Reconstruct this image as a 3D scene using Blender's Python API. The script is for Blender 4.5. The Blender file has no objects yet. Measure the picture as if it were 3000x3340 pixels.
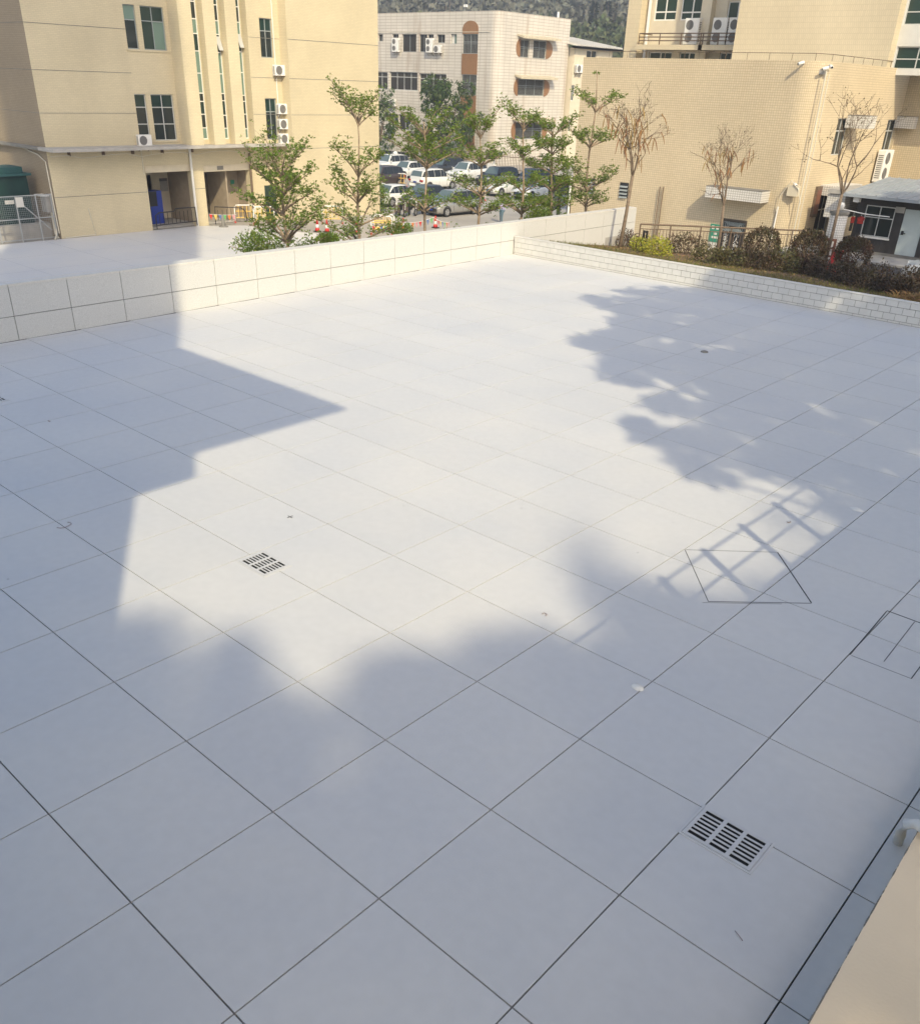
import bpy, bmesh, math, random
import numpy as np
from mathutils import Vector, Matrix, Euler
R = math.radians
random.seed(7)
RS = np.random.RandomState(11)
scn = bpy.context.scene
COL = scn.collection

# ------------------------------------------------------------------ camera
F_PX, PITCH, YAW, ROLL = 2864.463, 0.5167, -0.7197, 0.0379
CAM = np.array([5.5439, -2.8578, 4.9786])
PX, PY = 1500.0, 1892.83
fw = np.array([math.sin(YAW) * math.cos(PITCH), math.cos(YAW) * math.cos(PITCH), -math.sin(PITCH)])
r0 = np.array([math.cos(YAW), -math.sin(YAW), 0.0]); u0 = np.cross(r0, fw)
rt = r0 * math.cos(ROLL) + u0 * math.sin(ROLL)
up = -r0 * math.sin(ROLL) + u0 * math.cos(ROLL)
cd = bpy.data.cameras.new('camera'); cam = bpy.data.objects.new('camera', cd); COL.objects.link(cam)
cam.matrix_world = Matrix(((rt[0], up[0], -fw[0], CAM[0]), (rt[1], up[1], -fw[1], CAM[1]), (rt[2], up[2], -fw[2], CAM[2]), (0, 0, 0, 1)))
cd.sensor_fit = 'HORIZONTAL'; cd.sensor_width = 36; cd.lens = F_PX / 3000 * 36
cd.shift_y = (PY - 1670) / 3000
cd.clip_start = 0.05; cd.clip_end = 3000
scn.camera = cam
scn.render.resolution_x = 919; scn.render.resolution_y = 1024

# ------------------------------------------------------------------ light
SUN_AZ = (0.835, -0.550)          # horizontal direction towards the sun, read from the post shadows
EL = R(38)
TANEL = math.tan(EL)
w = bpy.data.worlds.new('World'); scn.world = w; w.use_nodes = True
nt = w.node_tree
sky = nt.nodes.new('ShaderNodeTexSky'); sky.sky_type = 'NISHITA'; sky.sun_disc = False
sky.sun_elevation = EL; sky.sun_rotation = math.atan2(SUN_AZ[0], SUN_AZ[1])
sky.air_density = 1.2; sky.dust_density = 3.0; sky.ozone_density = 1.2
bg = nt.nodes['Background']; bg.inputs[1].default_value = 0.15
nt.links.new(sky.outputs[0], bg.inputs[0])
sl = bpy.data.lights.new('sun', 'SUN'); sl.energy = 2.75; sl.angle = R(0.53); sl.color = (1.0, 0.872, 0.60)
so = bpy.data.objects.new('sun', sl); COL.objects.link(so)
so.rotation_euler = Vector((-SUN_AZ[0] * math.cos(EL), -SUN_AZ[1] * math.cos(EL), -math.sin(EL))).to_track_quat('-Z', 'Y').to_euler()
vs = scn.view_settings; vs.view_transform = 'Standard'; vs.look = 'None'; vs.gamma = 1; vs.use_curve_mapping = False
vs.exposure = 0.64

# ------------------------------------------------------------------ pixel helpers: a pixel is a direction, the surface it lies on gives the distance
def ray(p):
    return fw + rt * (p[0] - PX) / F_PX - up * (p[1] - PY) / F_PX
def onx(p, X):
    d = ray(p); return CAM + d * (X - CAM[0]) / d[0]
def ony(p, Y):
    d = ray(p); return CAM + d * (Y - CAM[1]) / d[1]
def onz(p, Z):
    d = ray(p); return CAM + d * (Z - CAM[2]) / d[2]
def proj(P):
    v = np.array(P, float) - CAM; z = v @ fw
    return (PX + F_PX * (v @ rt) / z, PY - F_PX * (v @ up) / z, z)
def crop(x0, y0, s):
    return lambda x, y: (x0 + x * s, y0 + y * s)
dd = crop(0, 0, 3000 / 1820); c1 = crop(0, 0, 750 / 1820); c2 = crop(700, 0, .4096); c3 = crop(1200, 0, .4096); c4 = crop(1800, 0, .4096)
c5 = crop(2300, 0, 700 / 1820); c6 = crop(2300, 500, 700 / 1820); z2 = crop(2000, 900, 1000 / 1820); z4 = crop(2000, 1900, 1000 / 1820); z1 = crop(0, 1000, 1000 / 1820)
e1 = crop(1220, 480, 360 / 1820); e2 = crop(1540, 500, 420 / 1820); e3 = crop(740, 560, 560 / 1820); e4 = crop(2080, 560, 400 / 1820)
e5 = crop(2600, 560, 400 / 1820); e6 = crop(0, 480, 560 / 1820); e7 = crop(1220, 60, 420 / 1820); e8 = crop(2040, 0, 400 / 1820)
e9 = crop(440, 520, 380 / 1820); e10 = crop(2560, 180, 440 / 1820)
LOT = -3.5
GS = 0.119
def gz(y): return 0.40 - GS * (y - 21.5)
def ong(p):     # on the sloping planting bed
    d = ray(p); t = (0.40 - GS * (CAM[1] - 21.5) - CAM[2]) / (d[2] + GS * d[1]); return CAM + d * t

# ------------------------------------------------------------------ materials
MATS = {}
def mat(name, col, rough=.6, var=.0, vscale=3.0, metal=0.0, bump=0.0, bscale=60., spec=.4, col2=None, island=0., transl=0., detail=4, stretch=None):
    if name in MATS: return MATS[name]
    m = bpy.data.materials.new(name); m.use_nodes = True; t = m.node_tree; n = t.nodes; b = n['Principled BSDF']
    b.inputs['Roughness'].default_value = rough; b.inputs['Metallic'].default_value = metal
    b.inputs['Specular IOR Level'].default_value = spec
    c = (*col, 1); b.inputs['Base Color'].default_value = c
    out = None
    geo = n.new('ShaderNodeNewGeometry')
    if var > 0 or col2 is not None:
        no = n.new('ShaderNodeTexNoise'); no.inputs['Scale'].default_value = vscale; no.inputs['Detail'].default_value = detail
        if stretch:
            mp = n.new('ShaderNodeMapping'); mp.inputs['Scale'].default_value = stretch; t.links.new(geo.outputs['Position'], mp.inputs[0]); t.links.new(mp.outputs[0], no.inputs['Vector'])
        else:
            t.links.new(geo.outputs['Position'], no.inputs['Vector'])
        rp = n.new('ShaderNodeValToRGB'); rp.color_ramp.elements[0].position = .3; rp.color_ramp.elements[1].position = .7
        if col2 is None:
            rp.color_ramp.elements[0].color = tuple(x * (1 - var) for x in col) + (1,)
            rp.color_ramp.elements[1].color = tuple(min(1, x * (1 + var)) for x in col) + (1,)
        else:
            rp.color_ramp.elements[0].color = c; rp.color_ramp.elements[1].color = (*col2, 1)
        t.links.new(no.outputs[0], rp.inputs[0]); out = rp.outputs[0]
    if island > 0:
        hs = n.new('ShaderNodeHueSaturation'); mr = n.new('ShaderNodeMapRange')
        mr.inputs[3].default_value = 1 - island; mr.inputs[4].default_value = 1 + island
        t.links.new(geo.outputs['Random Per Island'], mr.inputs[0]); t.links.new(mr.outputs[0], hs.inputs['Value'])
        mr2 = n.new('ShaderNodeMapRange'); mr2.inputs[3].default_value = .47; mr2.inputs[4].default_value = .53
        ml = n.new('ShaderNodeMath'); ml.operation = 'MULTIPLY'; ml.inputs[1].default_value = 7.31
        fr = n.new('ShaderNodeMath'); fr.operation = 'FRACT'
        t.links.new(geo.outputs['Random Per Island'], ml.inputs[0]); t.links.new(ml.outputs[0], fr.inputs[0]); t.links.new(fr.outputs[0], mr2.inputs[0]); t.links.new(mr2.outputs[0], hs.inputs['Hue'])
        if out: t.links.new(out, hs.inputs['Color'])
        else: hs.inputs['Color'].default_value = c
        out = hs.outputs[0]
    if out: t.links.new(out, b.inputs['Base Color'])
    if bump > 0:
        nb = n.new('ShaderNodeTexNoise'); nb.inputs['Scale'].default_value = bscale; nb.inputs['Detail'].default_value = 3
        t.links.new(geo.outputs['Position'], nb.inputs['Vector'])
        bp = n.new('ShaderNodeBump'); bp.inputs['Strength'].default_value = bump; bp.inputs['Distance'].default_value = .02
        t.links.new(nb.outputs[0], bp.inputs['Height']); t.links.new(bp.outputs[0], b.inputs['Normal'])
    if transl > 0:
        tr = n.new('ShaderNodeBsdfTranslucent'); ad = n.new('ShaderNodeMixShader'); ad.inputs[0].default_value = transl
        if out: t.links.new(out, tr.inputs[0])
        else: tr.inputs[0].default_value = c
        t.links.new(b.outputs[0], ad.inputs[1]); t.links.new(tr.outputs[0], ad.inputs[2]); t.links.new(ad.outputs[0], n['Material Output'].inputs[0])
    MATS[name] = m; return m

def tilemat(name, col, mortar, bw, rh, ms=.006, offset=.5, jitter=.06, grime=.0, grimecol=(.12, .09, .06), rough=.5, gscale=(.35, .35, .06), gpos=.52):
    """wall tiles too small to build: u = x+y runs along every axis-aligned wall, v = z"""
    m = bpy.data.materials.new(name); m.use_nodes = True; t = m.node_tree; n = t.nodes; b = n['Principled BSDF']
    geo = n.new('ShaderNodeNewGeometry'); sp = n.new('ShaderNodeSeparateXYZ'); t.links.new(geo.outputs['Position'], sp.inputs[0])
    ad = n.new('ShaderNodeMath'); ad.operation = 'ADD'; t.links.new(sp.outputs[0], ad.inputs[0]); t.links.new(sp.outputs[1], ad.inputs[1])
    cb = n.new('ShaderNodeCombineXYZ'); t.links.new(ad.outputs[0], cb.inputs[0]); t.links.new(sp.outputs[2], cb.inputs[1])
    br = n.new('ShaderNodeTexBrick'); br.offset = offset; br.inputs['Scale'].default_value = 1
    br.inputs['Brick Width'].default_value = bw; br.inputs['Row Height'].default_value = rh; br.inputs['Mortar Size'].default_value = ms
    br.inputs['Mortar Smooth'].default_value = .2
    br.inputs['Color1'].default_value = tuple(x * (1 - jitter) for x in col) + (1,); br.inputs['Color2'].default_value = tuple(min(1, x * (1 + jitter)) for x in col) + (1,)
    br.inputs['Mortar'].default_value = (*mortar, 1)
    t.links.new(cb.outputs[0], br.inputs[0]); out = br.outputs[0]
    # weathering: broad tonal drift and vertical run-off stains
    mp = n.new('ShaderNodeMapping'); mp.inputs['Scale'].default_value = gscale; t.links.new(geo.outputs['Position'], mp.inputs[0])
    no = n.new('ShaderNodeTexNoise'); no.inputs['Scale'].default_value = 1.6; no.inputs['Detail'].default_value = 6; no.inputs['Roughness'].default_value = .62
    t.links.new(mp.outputs[0], no.inputs['Vector'])
    rp = n.new('ShaderNodeValToRGB'); rp.color_ramp.elements[0].position = gpos; rp.color_ramp.elements[1].position = min(.98, gpos + .25)
    rp.color_ramp.elements[0].color = (0, 0, 0, 1); rp.color_ramp.elements[1].color = (grime, grime, grime, 1)
    t.links.new(no.outputs[0], rp.inputs[0])
    mx = n.new('ShaderNodeMixRGB'); mx.inputs[2].default_value = (*grimecol, 1); t.links.new(rp.outputs[0], mx.inputs[0]); t.links.new(out, mx.inputs[1])
    n2 = n.new('ShaderNodeTexNoise'); n2.inputs['Scale'].default_value = .35; n2.inputs['Detail'].default_value = 3; t.links.new(geo.outputs['Position'], n2.inputs['Vector'])
    mr = n.new('ShaderNodeMapRange'); mr.inputs[1].default_value = .3; mr.inputs[2].default_value = .7; mr.inputs[3].default_value = .93; mr.inputs[4].default_value = 1.05; t.links.new(n2.outputs[0], mr.inputs[0])
    hs = n.new('ShaderNodeHueSaturation'); t.links.new(mr.outputs[0], hs.inputs['Value']); t.links.new(mx.outputs[0], hs.inputs['Color'])
    t.links.new(hs.outputs[0], b.inputs['Base Color']); b.inputs['Roughness'].default_value = rough; b.inputs['Specular IOR Level'].default_value = .3
    MATS[name] = m; return m

def floor_mat():
    m = bpy.data.materials.new('painted_concrete'); m.use_nodes = True; t = m.node_tree; n = t.nodes; b = n['Principled BSDF']
    geo = n.new('ShaderNodeNewGeometry'); oi = n.new('ShaderNodeObjectInfo')
    n1 = n.new('ShaderNodeTexNoise'); n1.inputs['Scale'].default_value = .45; n1.inputs['Detail'].default_value = 5; t.links.new(geo.outputs['Position'], n1.inputs['Vector'])
    n2 = n.new('ShaderNodeTexNoise'); n2.inputs['Scale'].default_value = 9; n2.inputs['Detail'].default_value = 6; t.links.new(geo.outputs['Position'], n2.inputs['Vector'])
    r1 = n.new('ShaderNodeValToRGB'); r1.color_ramp.elements[0].position = .3; r1.color_ramp.elements[1].position = .72
    r1.color_ramp.elements[0].color = (.555, .560, .572, 1); r1.color_ramp.elements[1].color = (.628, .617, .598, 1); t.links.new(n1.outputs[0], r1.inputs[0])
    mr = n.new('ShaderNodeMapRange'); mr.inputs[1].default_value = .3; mr.inputs[2].default_value = .7; mr.inputs[3].default_value = .975; mr.inputs[4].default_value = 1.02; t.links.new(n2.outputs[0], mr.inputs[0])
    mo = n.new('ShaderNodeMapRange'); mo.inputs[3].default_value = .985; mo.inputs[4].default_value = 1.012; t.links.new(oi.outputs['Random'], mo.inputs[0])
    mm = n.new('ShaderNodeMath'); mm.operation = 'MULTIPLY'; t.links.new(mr.outputs[0], mm.inputs[0]); t.links.new(mo.outputs[0], mm.inputs[1])
    hs = n.new('ShaderNodeHueSaturation'); t.links.new(r1.outputs[0], hs.inputs['Color']); t.links.new(mm.outputs[0], hs.inputs['Value'])
    # small scuffs and specks of dirt
    vo = n.new('ShaderNodeTexVoronoi'); vo.inputs['Scale'].default_value = 1.6; t.links.new(geo.outputs['Position'], vo.inputs['Vector'])
    rs = n.new('ShaderNodeValToRGB'); rs.color_ramp.elements[0].position = .012; rs.color_ramp.elements[1].position = .022
    rs.color_ramp.elements[0].color = (.45, .45, .45, 1); rs.color_ramp.elements[1].color = (1, 1, 1, 1); t.links.new(vo.outputs['Distance'], rs.inputs[0])
    mx = n.new('ShaderNodeMixRGB'); mx.blend_type = 'MULTIPLY'; mx.inputs[0].default_value = 1; t.links.new(hs.outputs[0], mx.inputs[1]); t.links.new(rs.outputs[0], mx.inputs[2])
    t.links.new(mx.outputs[0], b.inputs['Base Color'])
    rr = n.new('ShaderNodeMapRange'); rr.inputs[3].default_value = .42; rr.inputs[4].default_value = .62; t.links.new(n1.outputs[0], rr.inputs[0]); t.links.new(rr.outputs[0], b.inputs['Roughness'])
    bp = n.new('ShaderNodeBump'); bp.inputs['Strength'].default_value = .12; bp.inputs['Distance'].default_value = .004; t.links.new(n2.outputs[0], bp.inputs['Height']); t.links.new(bp.outputs[0], b.inputs['Normal'])
    b.inputs['Specular IOR Level'].default_value = .3
    MATS['painted_concrete'] = m; return m

M_floor = floor_mat()
M_joint = mat('joint_dark', (.012, .012, .015), .9)
M_smear = mat('cement_smear', (.36, .37, .40), .8, var=.2, vscale=14)
M_slot = mat('drain_shade', (.012, .012, .013), .9)
M_grate = mat('grate_paint', (.56, .56, .565), .5, var=.06, vscale=12)
M_granite = mat('granite_panel', (.57, .565, .545), .55, var=.12, vscale=60, detail=3)
M_stone_cap = mat('stone_coping', (.62, .60, .56), .6, var=.06, vscale=20)
M_white_tile = mat('white_wall_tile', (.60, .595, .57), .35, var=.04, vscale=3)
M_grout = mat('grout', (.07, .065, .06), .9)
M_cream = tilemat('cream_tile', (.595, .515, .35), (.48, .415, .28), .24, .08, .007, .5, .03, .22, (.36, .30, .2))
M_cream_dark = tilemat('dark_cream_tile', (.30, .24, .165), (.2, .16, .11), .24, .08, .008, .5, .05, .1)  # darker copy of the cream tile, used on the end wall
M_mosaic = tilemat('mosaic_tile', (.59, .495, .345), (.41, .325, .21), .115, .1, .010, 0, .05, .14, (.45, .32, .18))
M_mosaic_w = tilemat('white_mosaic', (.66, .64, .60), (.30, .27, .24), .115, .1, .010, 0, .03, .2, (.35, .3, .25))
M_tower = tilemat('tower_tile', (.60, .515, .365), (.47, .40, .27), .10, .24, .007, .5, .03, .08, (.4, .33, .2))
M_strip = tilemat('long_tile', (.58, .54, .48), (.36, .31, .26), .95, .3, .026, 0, .035, .75, (.30, .21, .14), gscale=(.5, .5, .07), gpos=.56)
M_redtile = tilemat('red_brown_tile', (.265, .14, .062), (.21, .11, .055), .1, .1, .008, 0, .09, .35, (.34, .2, .12))
M_plaster = mat('plaster', (.62, .55, .42), .8, var=.06, vscale=2)
M_beige = mat('beige_plaster', (.85, .70, .50), .75, var=.04, vscale=1.2, bump=.1, bscale=40)
M_conc = mat('concrete', (.38, .36, .33), .85, var=.14, vscale=2.5, bump=.15, bscale=30)
M_conc_d = mat('dark_concrete', (.20, .19, .17), .9, var=.2, vscale=2)
M_lot = mat('lot_paving', (.36, .335, .30), .85, var=.12, vscale=.4, bump=.1, bscale=20)
M_asph = mat('asphalt', (.055, .055, .06), .9, var=.2, vscale=3, bump=.3, bscale=60)
M_glass = mat('window_glass', (.022, .03, .028), .06, spec=.6)
M_glass_g = mat('green_glass', (.014, .036, .03), .08, spec=.6)
M_glass_l = mat('pale_green_glass', (.15, .23, .19), .12, spec=.6)
M_curtain = mat('curtain', (.62, .60, .55), .8, var=.2, vscale=12, stretch=(8, 8, .2))
M_alu = mat('aluminium', (.52, .53, .52), .4, metal=.2)
M_alu_d = mat('grey_frame', (.30, .33, .33), .45, metal=.2)
M_white = mat('white_enamel', (.74, .73, .70), .4, var=.03, vscale=6)
M_acgrille = mat('unit_grille', (.16, .155, .15), .6)
M_rust = mat('rusty_steel', (.16, .115, .08), .7, var=.3, vscale=20, metal=.2)
M_steel = mat('galvanised_steel', (.42, .43, .43), .45, metal=.5)
M_black = mat('black_paint', (.02, .02, .022), .4)
M_dark = mat('dark_interior', (.03, .027, .024), .9)
M_room = mat('room_wall', (.33, .27, .20), .8, var=.1)
M_pvc = mat('white_pvc', (.72, .71, .68), .35)
M_cable = mat('pale_cable', (.60, .56, .46), .5)
M_green = mat('green_enamel', (.011, .036, .031), .5, var=.15, vscale=2)
M_teal = mat('teal_roof', (.028, .085, .085), .5, var=.1)
M_blue = mat('blue_enamel', (.02, .045, .30), .4)
M_red = mat('red_plastic', (.52, .03, .025), .45)
M_yellow = mat('yellow_paint', (.72, .47, .10), .5)
M_brownsign = mat('brown_board', (.19, .085, .055), .6, var=.2, vscale=12)
M_paper = mat('paper', (.62, .60, .55), .7)
M_signgreen = mat('green_sign', (.03, .24, .16), .5)
M_hut = mat('hut_cladding', (.04, .036, .034), .55, var=.16, vscale=4)
M_hutroof = mat('hut_roof', (.30, .33, .36), .45, var=.08, vscale=2)
M_hutdoor = mat('hut_door', (.46, .52, .52), .4, var=.04)
M_soil = mat('soil', (.16, .10, .06), .95, var=.35, vscale=3, bump=.4, bscale=18)
M_bark = mat('bark_pale', (.28, .21, .145), .9, var=.3, vscale=14, bump=.3, bscale=50)
M_bark_d = mat('bark_dark', (.15, .105, .07), .9, var=.3, vscale=14)
M_bark_p = mat('bark_pod', (.18, .135, .095), .9, var=.3, vscale=12)
M_pod = mat('dry_pod', (.26, .14, .04), .8, island=.3)
M_leaf = mat('terminalia_leaf', (.17, .24, .04), .5, island=.45, transl=.45)
M_leaf2 = mat('mango_leaf', (.055, .095, .02), .4, island=.45, transl=.22)
M_leaf3 = mat('shade_tree_leaf', (.05, .09, .025), .5, island=.3)
M_leaf_red = mat('photinia_leaf', (.105, .05, .032), .5, island=.45, transl=.2, col2=(.07, .075, .03), vscale=2.2)
M_leaf_yel = mat('golden_leaf', (.40, .40, .05), .5, island=.3, transl=.3)
M_leaf_brn = mat('hedge_leaf', (.13, .105, .042), .55, island=.45, transl=.2, col2=(.075, .085, .03), vscale=1.5)
M_leaf_hedge = mat('dark_hedge_leaf', (.05, .045, .025), .5, island=.5, transl=.15, col2=(.085, .05, .03), vscale=1.8)
M_leaf_dry = mat('dry_leaf', (.30, .19, .08), .7, island=.4, transl=.2)
M_grass = mat('grass_blade', (.10, .13, .03), .7, island=.4, transl=.25, col2=(.2, .17, .05), vscale=.8)
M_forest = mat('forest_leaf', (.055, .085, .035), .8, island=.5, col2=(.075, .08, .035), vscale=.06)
M_forest_far = mat('far_forest_leaf', (.10, .108, .08), .8, island=.4, col2=(.135, .128, .095), vscale=.05)  # leaf colour paled and greyed to carry part of the distance haze
M_hill = mat('hill_soil', (.05, .06, .032), .95, var=.3, vscale=.1)
M_tyre = mat('tyre_rubber', (.018, .018, .019), .85)
M_rim = mat('wheel_alloy', (.45, .45, .46), .35, metal=.6)
M_carglass = mat('car_glass', (.012, .013, .014), .06, spec=.7)
M_carglass_b = mat('car_windscreen', (.10, .14, .15), .06, spec=.8)
M_lampg = mat('headlamp', (.6, .62, .62), .12)
M_tail = mat('tail_lamp', (.35, .02, .02), .2)
M_skin = mat('skin', (.42, .25, .17), .6)
def carpaint(name, c, r=.25, metal=0.):
    m = mat(name, c, r, metal=metal, spec=.5); m.node_tree.nodes['Principled BSDF'].inputs['Coat Weight'].default_value = .5; return m

# ------------------------------------------------------------------ object helpers
def link(o): COL.objects.link(o); return o
def tag(o, label=None, cat=None, group=None, kind=None):
    if label: o['label'] = label
    if cat: o['category'] = cat
    if group: o['group'] = group
    if kind: o['kind'] = kind
    return o
def thing(name, label, cat, loc=(0, 0, 0), group=None, rz=0):
    o = bpy.data.objects.new(name, None); o.empty_display_size = .2; o.location = loc; o.rotation_euler = (0, 0, rz)
    link(o); return tag(o, label, cat, group)
def adopt(o, parent):
    if parent is not None:
        o.parent = parent; L = parent.location
        if parent.type == 'EMPTY' and not parent.get('_local'):
            o.matrix_parent_inverse = Matrix.Translation(-L)
    return o
def meshob(name, me, m, parent=None, label=None, cat=None, group=None, kind=None, smooth=False):
    if m and not me.materials: me.materials.append(m)
    if smooth:
        me.polygons.foreach_set('use_smooth', [True] * len(me.polygons))
    o = bpy.data.objects.new(name, me); link(o); adopt(o, parent); return tag(o, label, cat, group, kind)
class B:
    """collects boxes, tubes and faces, builds one mesh"""
    def __init__(s): s.v = []; s.f = []
    def box(s, x0, x1, y0, y1, z0, z1):
        k = len(s.v); s.v += [(x, y, z) for z in (z0, z1) for (x, y) in ((x0, y0), (x1, y0), (x1, y1), (x0, y1))]
        s.f += [tuple(k + i for i in q) for q in ((3, 2, 1, 0), (4, 5, 6, 7), (0, 1, 5, 4), (1, 2, 6, 5), (2, 3, 7, 6), (3, 0, 4, 7))]; return s
    def prism(s, pts, z0, z1):          # pts counter-clockwise; z may be callables
        k = len(s.v); n = len(pts); g0 = z0 if callable(z0) else (lambda x, y: z0); g1 = z1 if callable(z1) else (lambda x, y: z1)
        s.v += [(x, y, g0(x, y)) for x, y in pts] + [(x, y, g1(x, y)) for x, y in pts]
        s.f.append(tuple(k + i for i in reversed(range(n)))); s.f.append(tuple(k + n + i for i in range(n)))
        for i in range(n): j = (i + 1) % n; s.f.append((k + i, k + j, k + n + j, k + n + i))
        return s
    def tube(s, pts, r, n=6, cap=True):
        pts = [np.array(p, float) for p in pts]; rr = r if hasattr(r, '__len__') else [r] * len(pts); k = len(s.v)
        for i, p in enumerate(pts):
            d = pts[min(i + 1, len(pts) - 1)] - pts[max(i - 1, 0)]; d = d / (np.linalg.norm(d) + 1e-9)
            a = np.cross(d, (0, 0, 1.)) if abs(d[2]) < .95 else np.cross(d, (1., 0, 0)); a /= np.linalg.norm(a); b = np.cross(d, a)
            for j in range(n):
                t = 2 * math.pi * j / n; s.v.append(tuple(p + rr[i] * (a * math.cos(t) + b * math.sin(t))))
        for i in range(len(pts) - 1):
            for j in range(n):
                q = (j + 1) % n; s.f.append((k + i * n + j, k + i * n + q, k + (i + 1) * n + q, k + (i + 1) * n + j))
        if cap:
            s.f.append(tuple(k + j for j in reversed(range(n)))); s.f.append(tuple(k + (len(pts) - 1) * n + j for j in range(n)))
        return s
    def bar(s, p, q, w, h=None):        # square bar between two points
        h = h or w; p = np.array(p, float); q = np.array(q, float); d = q - p; d /= np.linalg.norm(d)
        a = np.cross(d, (0, 0, 1.)) if abs(d[2]) < .95 else np.array((1., 0, 0)); a /= np.linalg.norm(a); b = np.cross(a, d); k = len(s.v)
        for e in (p, q):
            for (i, j) in ((-1, -1), (1, -1), (1, 1), (-1, 1)): s.v.append(tuple(e + a * i * w / 2 + b * j * h / 2))
        s.f += [tuple(k + i for i in c) for c in ((0, 1, 2, 3), (7, 6, 5, 4), (1, 0, 4, 5), (2, 1, 5, 6), (3, 2, 6, 7), (0, 3, 7, 4))]; return s
    def quad(s, *p): k = len(s.v); s.v += [tuple(x) for x in p]; s.f.append(tuple(range(k, k + len(p)))); return s
    def lathe(s, prof, c=(0, 0, 0), n=12):
        k = len(s.v)
        for (r, z) in prof:
            for j in range(n): t = 2 * math.pi * j / n; s.v.append((c[0] + r * math.cos(t), c[1] + r * math.sin(t), c[2] + z))
        for i in range(len(prof) - 1):
            for j in range(n): q = (j + 1) % n; s.f.append((k + i * n + j, k + i * n + q, k + (i + 1) * n + q, k + (i + 1) * n + j))
        s.f.append(tuple(k + j for j in reversed(range(n)))); s.f.append(tuple(k + (len(prof) - 1) * n + j for j in range(n))); return s
    def me(s, name):
        m = bpy.data.meshes.new(name); m.from_pydata(s.v, [], s.f); m.update(); return m
    def ob(s, name, m, parent=None, label=None, cat=None, group=None, kind=None, smooth=False):
        return meshob(name, s.me(name), m, parent, label, cat, group, kind, smooth)
def box(name, m, x0, x1, y0, y1, z0, z1, parent=None, **k):
    return B().box(min(x0, x1), max(x0, x1), min(y0, y1), max(y0, y1), z0, z1).ob(name, m, parent, **k)
def copy_tree(o, parent=None):
    c = o.copy(); link(c)
    if parent: c.parent = parent; c.matrix_parent_inverse = o.matrix_parent_inverse.copy()
    for ch in list(o.children): copy_tree(ch, c)
    return c
def placed(proto, used, loc, rz, label=None, group=None):
    o = proto if not used else copy_tree(proto)
    o.location = loc; o.rotation_euler = (0, 0, rz)
    if label: o['label'] = label
    if group: o['group'] = group
    used.append(1); return o
def local(o): o['_local'] = 1; return o

def leafmesh(name, P, D, size, m, parent=None, wid=.45, droop=0., **k):
    """P: leaf base points (n,3), D: directions (n,3); each leaf is a folded pair of triangles"""
    n = len(P); P = np.asarray(P, float); D = np.asarray(D, float); D = D / (np.linalg.norm(D, axis=1, keepdims=True) + 1e-9)
    s = np.asarray(size) * np.ones(n); rnd = RS.normal(size=(n, 3)); S = np.cross(D, rnd); S /= (np.linalg.norm(S, axis=1, keepdims=True) + 1e-9)
    tip = P + D * s[:, None]; tip[:, 2] -= droop * s; mid = P + D * (s * .5)[:, None]
    a = mid + S * (s * wid / 2)[:, None]; b = mid - S * (s * wid / 2)[:, None]
    V = np.stack([P, a, tip, b], 1).reshape(-1, 3)
    me = bpy.data.meshes.new(name); me.vertices.add(4 * n); me.vertices.foreach_set('co', V.ravel())
    me.loops.add(4 * n); me.loops.foreach_set('vertex_index', np.arange(4 * n, dtype=np.int32))
    me.polygons.add(n); me.polygons.foreach_set('loop_start', np.arange(0, 4 * n, 4, dtype=np.int32))
    me.update(calc_edges=True); me.validate()
    return meshob(name, me, m, parent, **k)
def rdir(n, upb=0.):
    d = RS.normal(size=(n, 3)); d[:, 2] += upb; return d / np.linalg.norm(d, axis=1, keepdims=True)

# walls with real openings ------------------------------------------------------
def W(axis, c, u, z): return (c, u, z) if axis == 'x' else (u, c, z)
def wall(name, m, axis, c, inward, u0, u1, z0, z1, holes=(), reveal=.18, parent=None, mr=None, **k):
    us = sorted({u0, u1} | {min(max(h[i], u0), u1) for h in holes for i in (0, 1)}); zs = sorted({z0, z1} | {min(max(h[i], z0), z1) for h in holes for i in (2, 3)})
    b = B()
    flip = (axis == 'x') == (inward < 0)
    for i in range(len(us) - 1):
        for j in range(len(zs) - 1):
            um, zm = (us[i] + us[i + 1]) / 2, (zs[j] + zs[j + 1]) / 2
            if any(h[0] < um < h[1] and h[2] < zm < h[3] for h in holes): continue
            q = [W(axis, c, us[i], zs[j]), W(axis, c, us[i + 1], zs[j]), W(axis, c, us[i + 1], zs[j + 1]), W(axis, c, us[i], zs[j + 1])]
            b.quad(*(q if flip else q[::-1]))
    ci = c + inward * reveal
    for h in holes:
        a0, a1, b0, b1 = h[:4]
        for (p, q) in (((a0, b0), (a1, b0)), ((a1, b0), (a1, b1)), ((a1, b1), (a0, b1)), ((a0, b1), (a0, b0))):
            b.quad(W(axis, c, *p), W(axis, c, *q), W(axis, ci, *q), W(axis, ci, *p))
    return b.ob(name, m, parent, **k)
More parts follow.
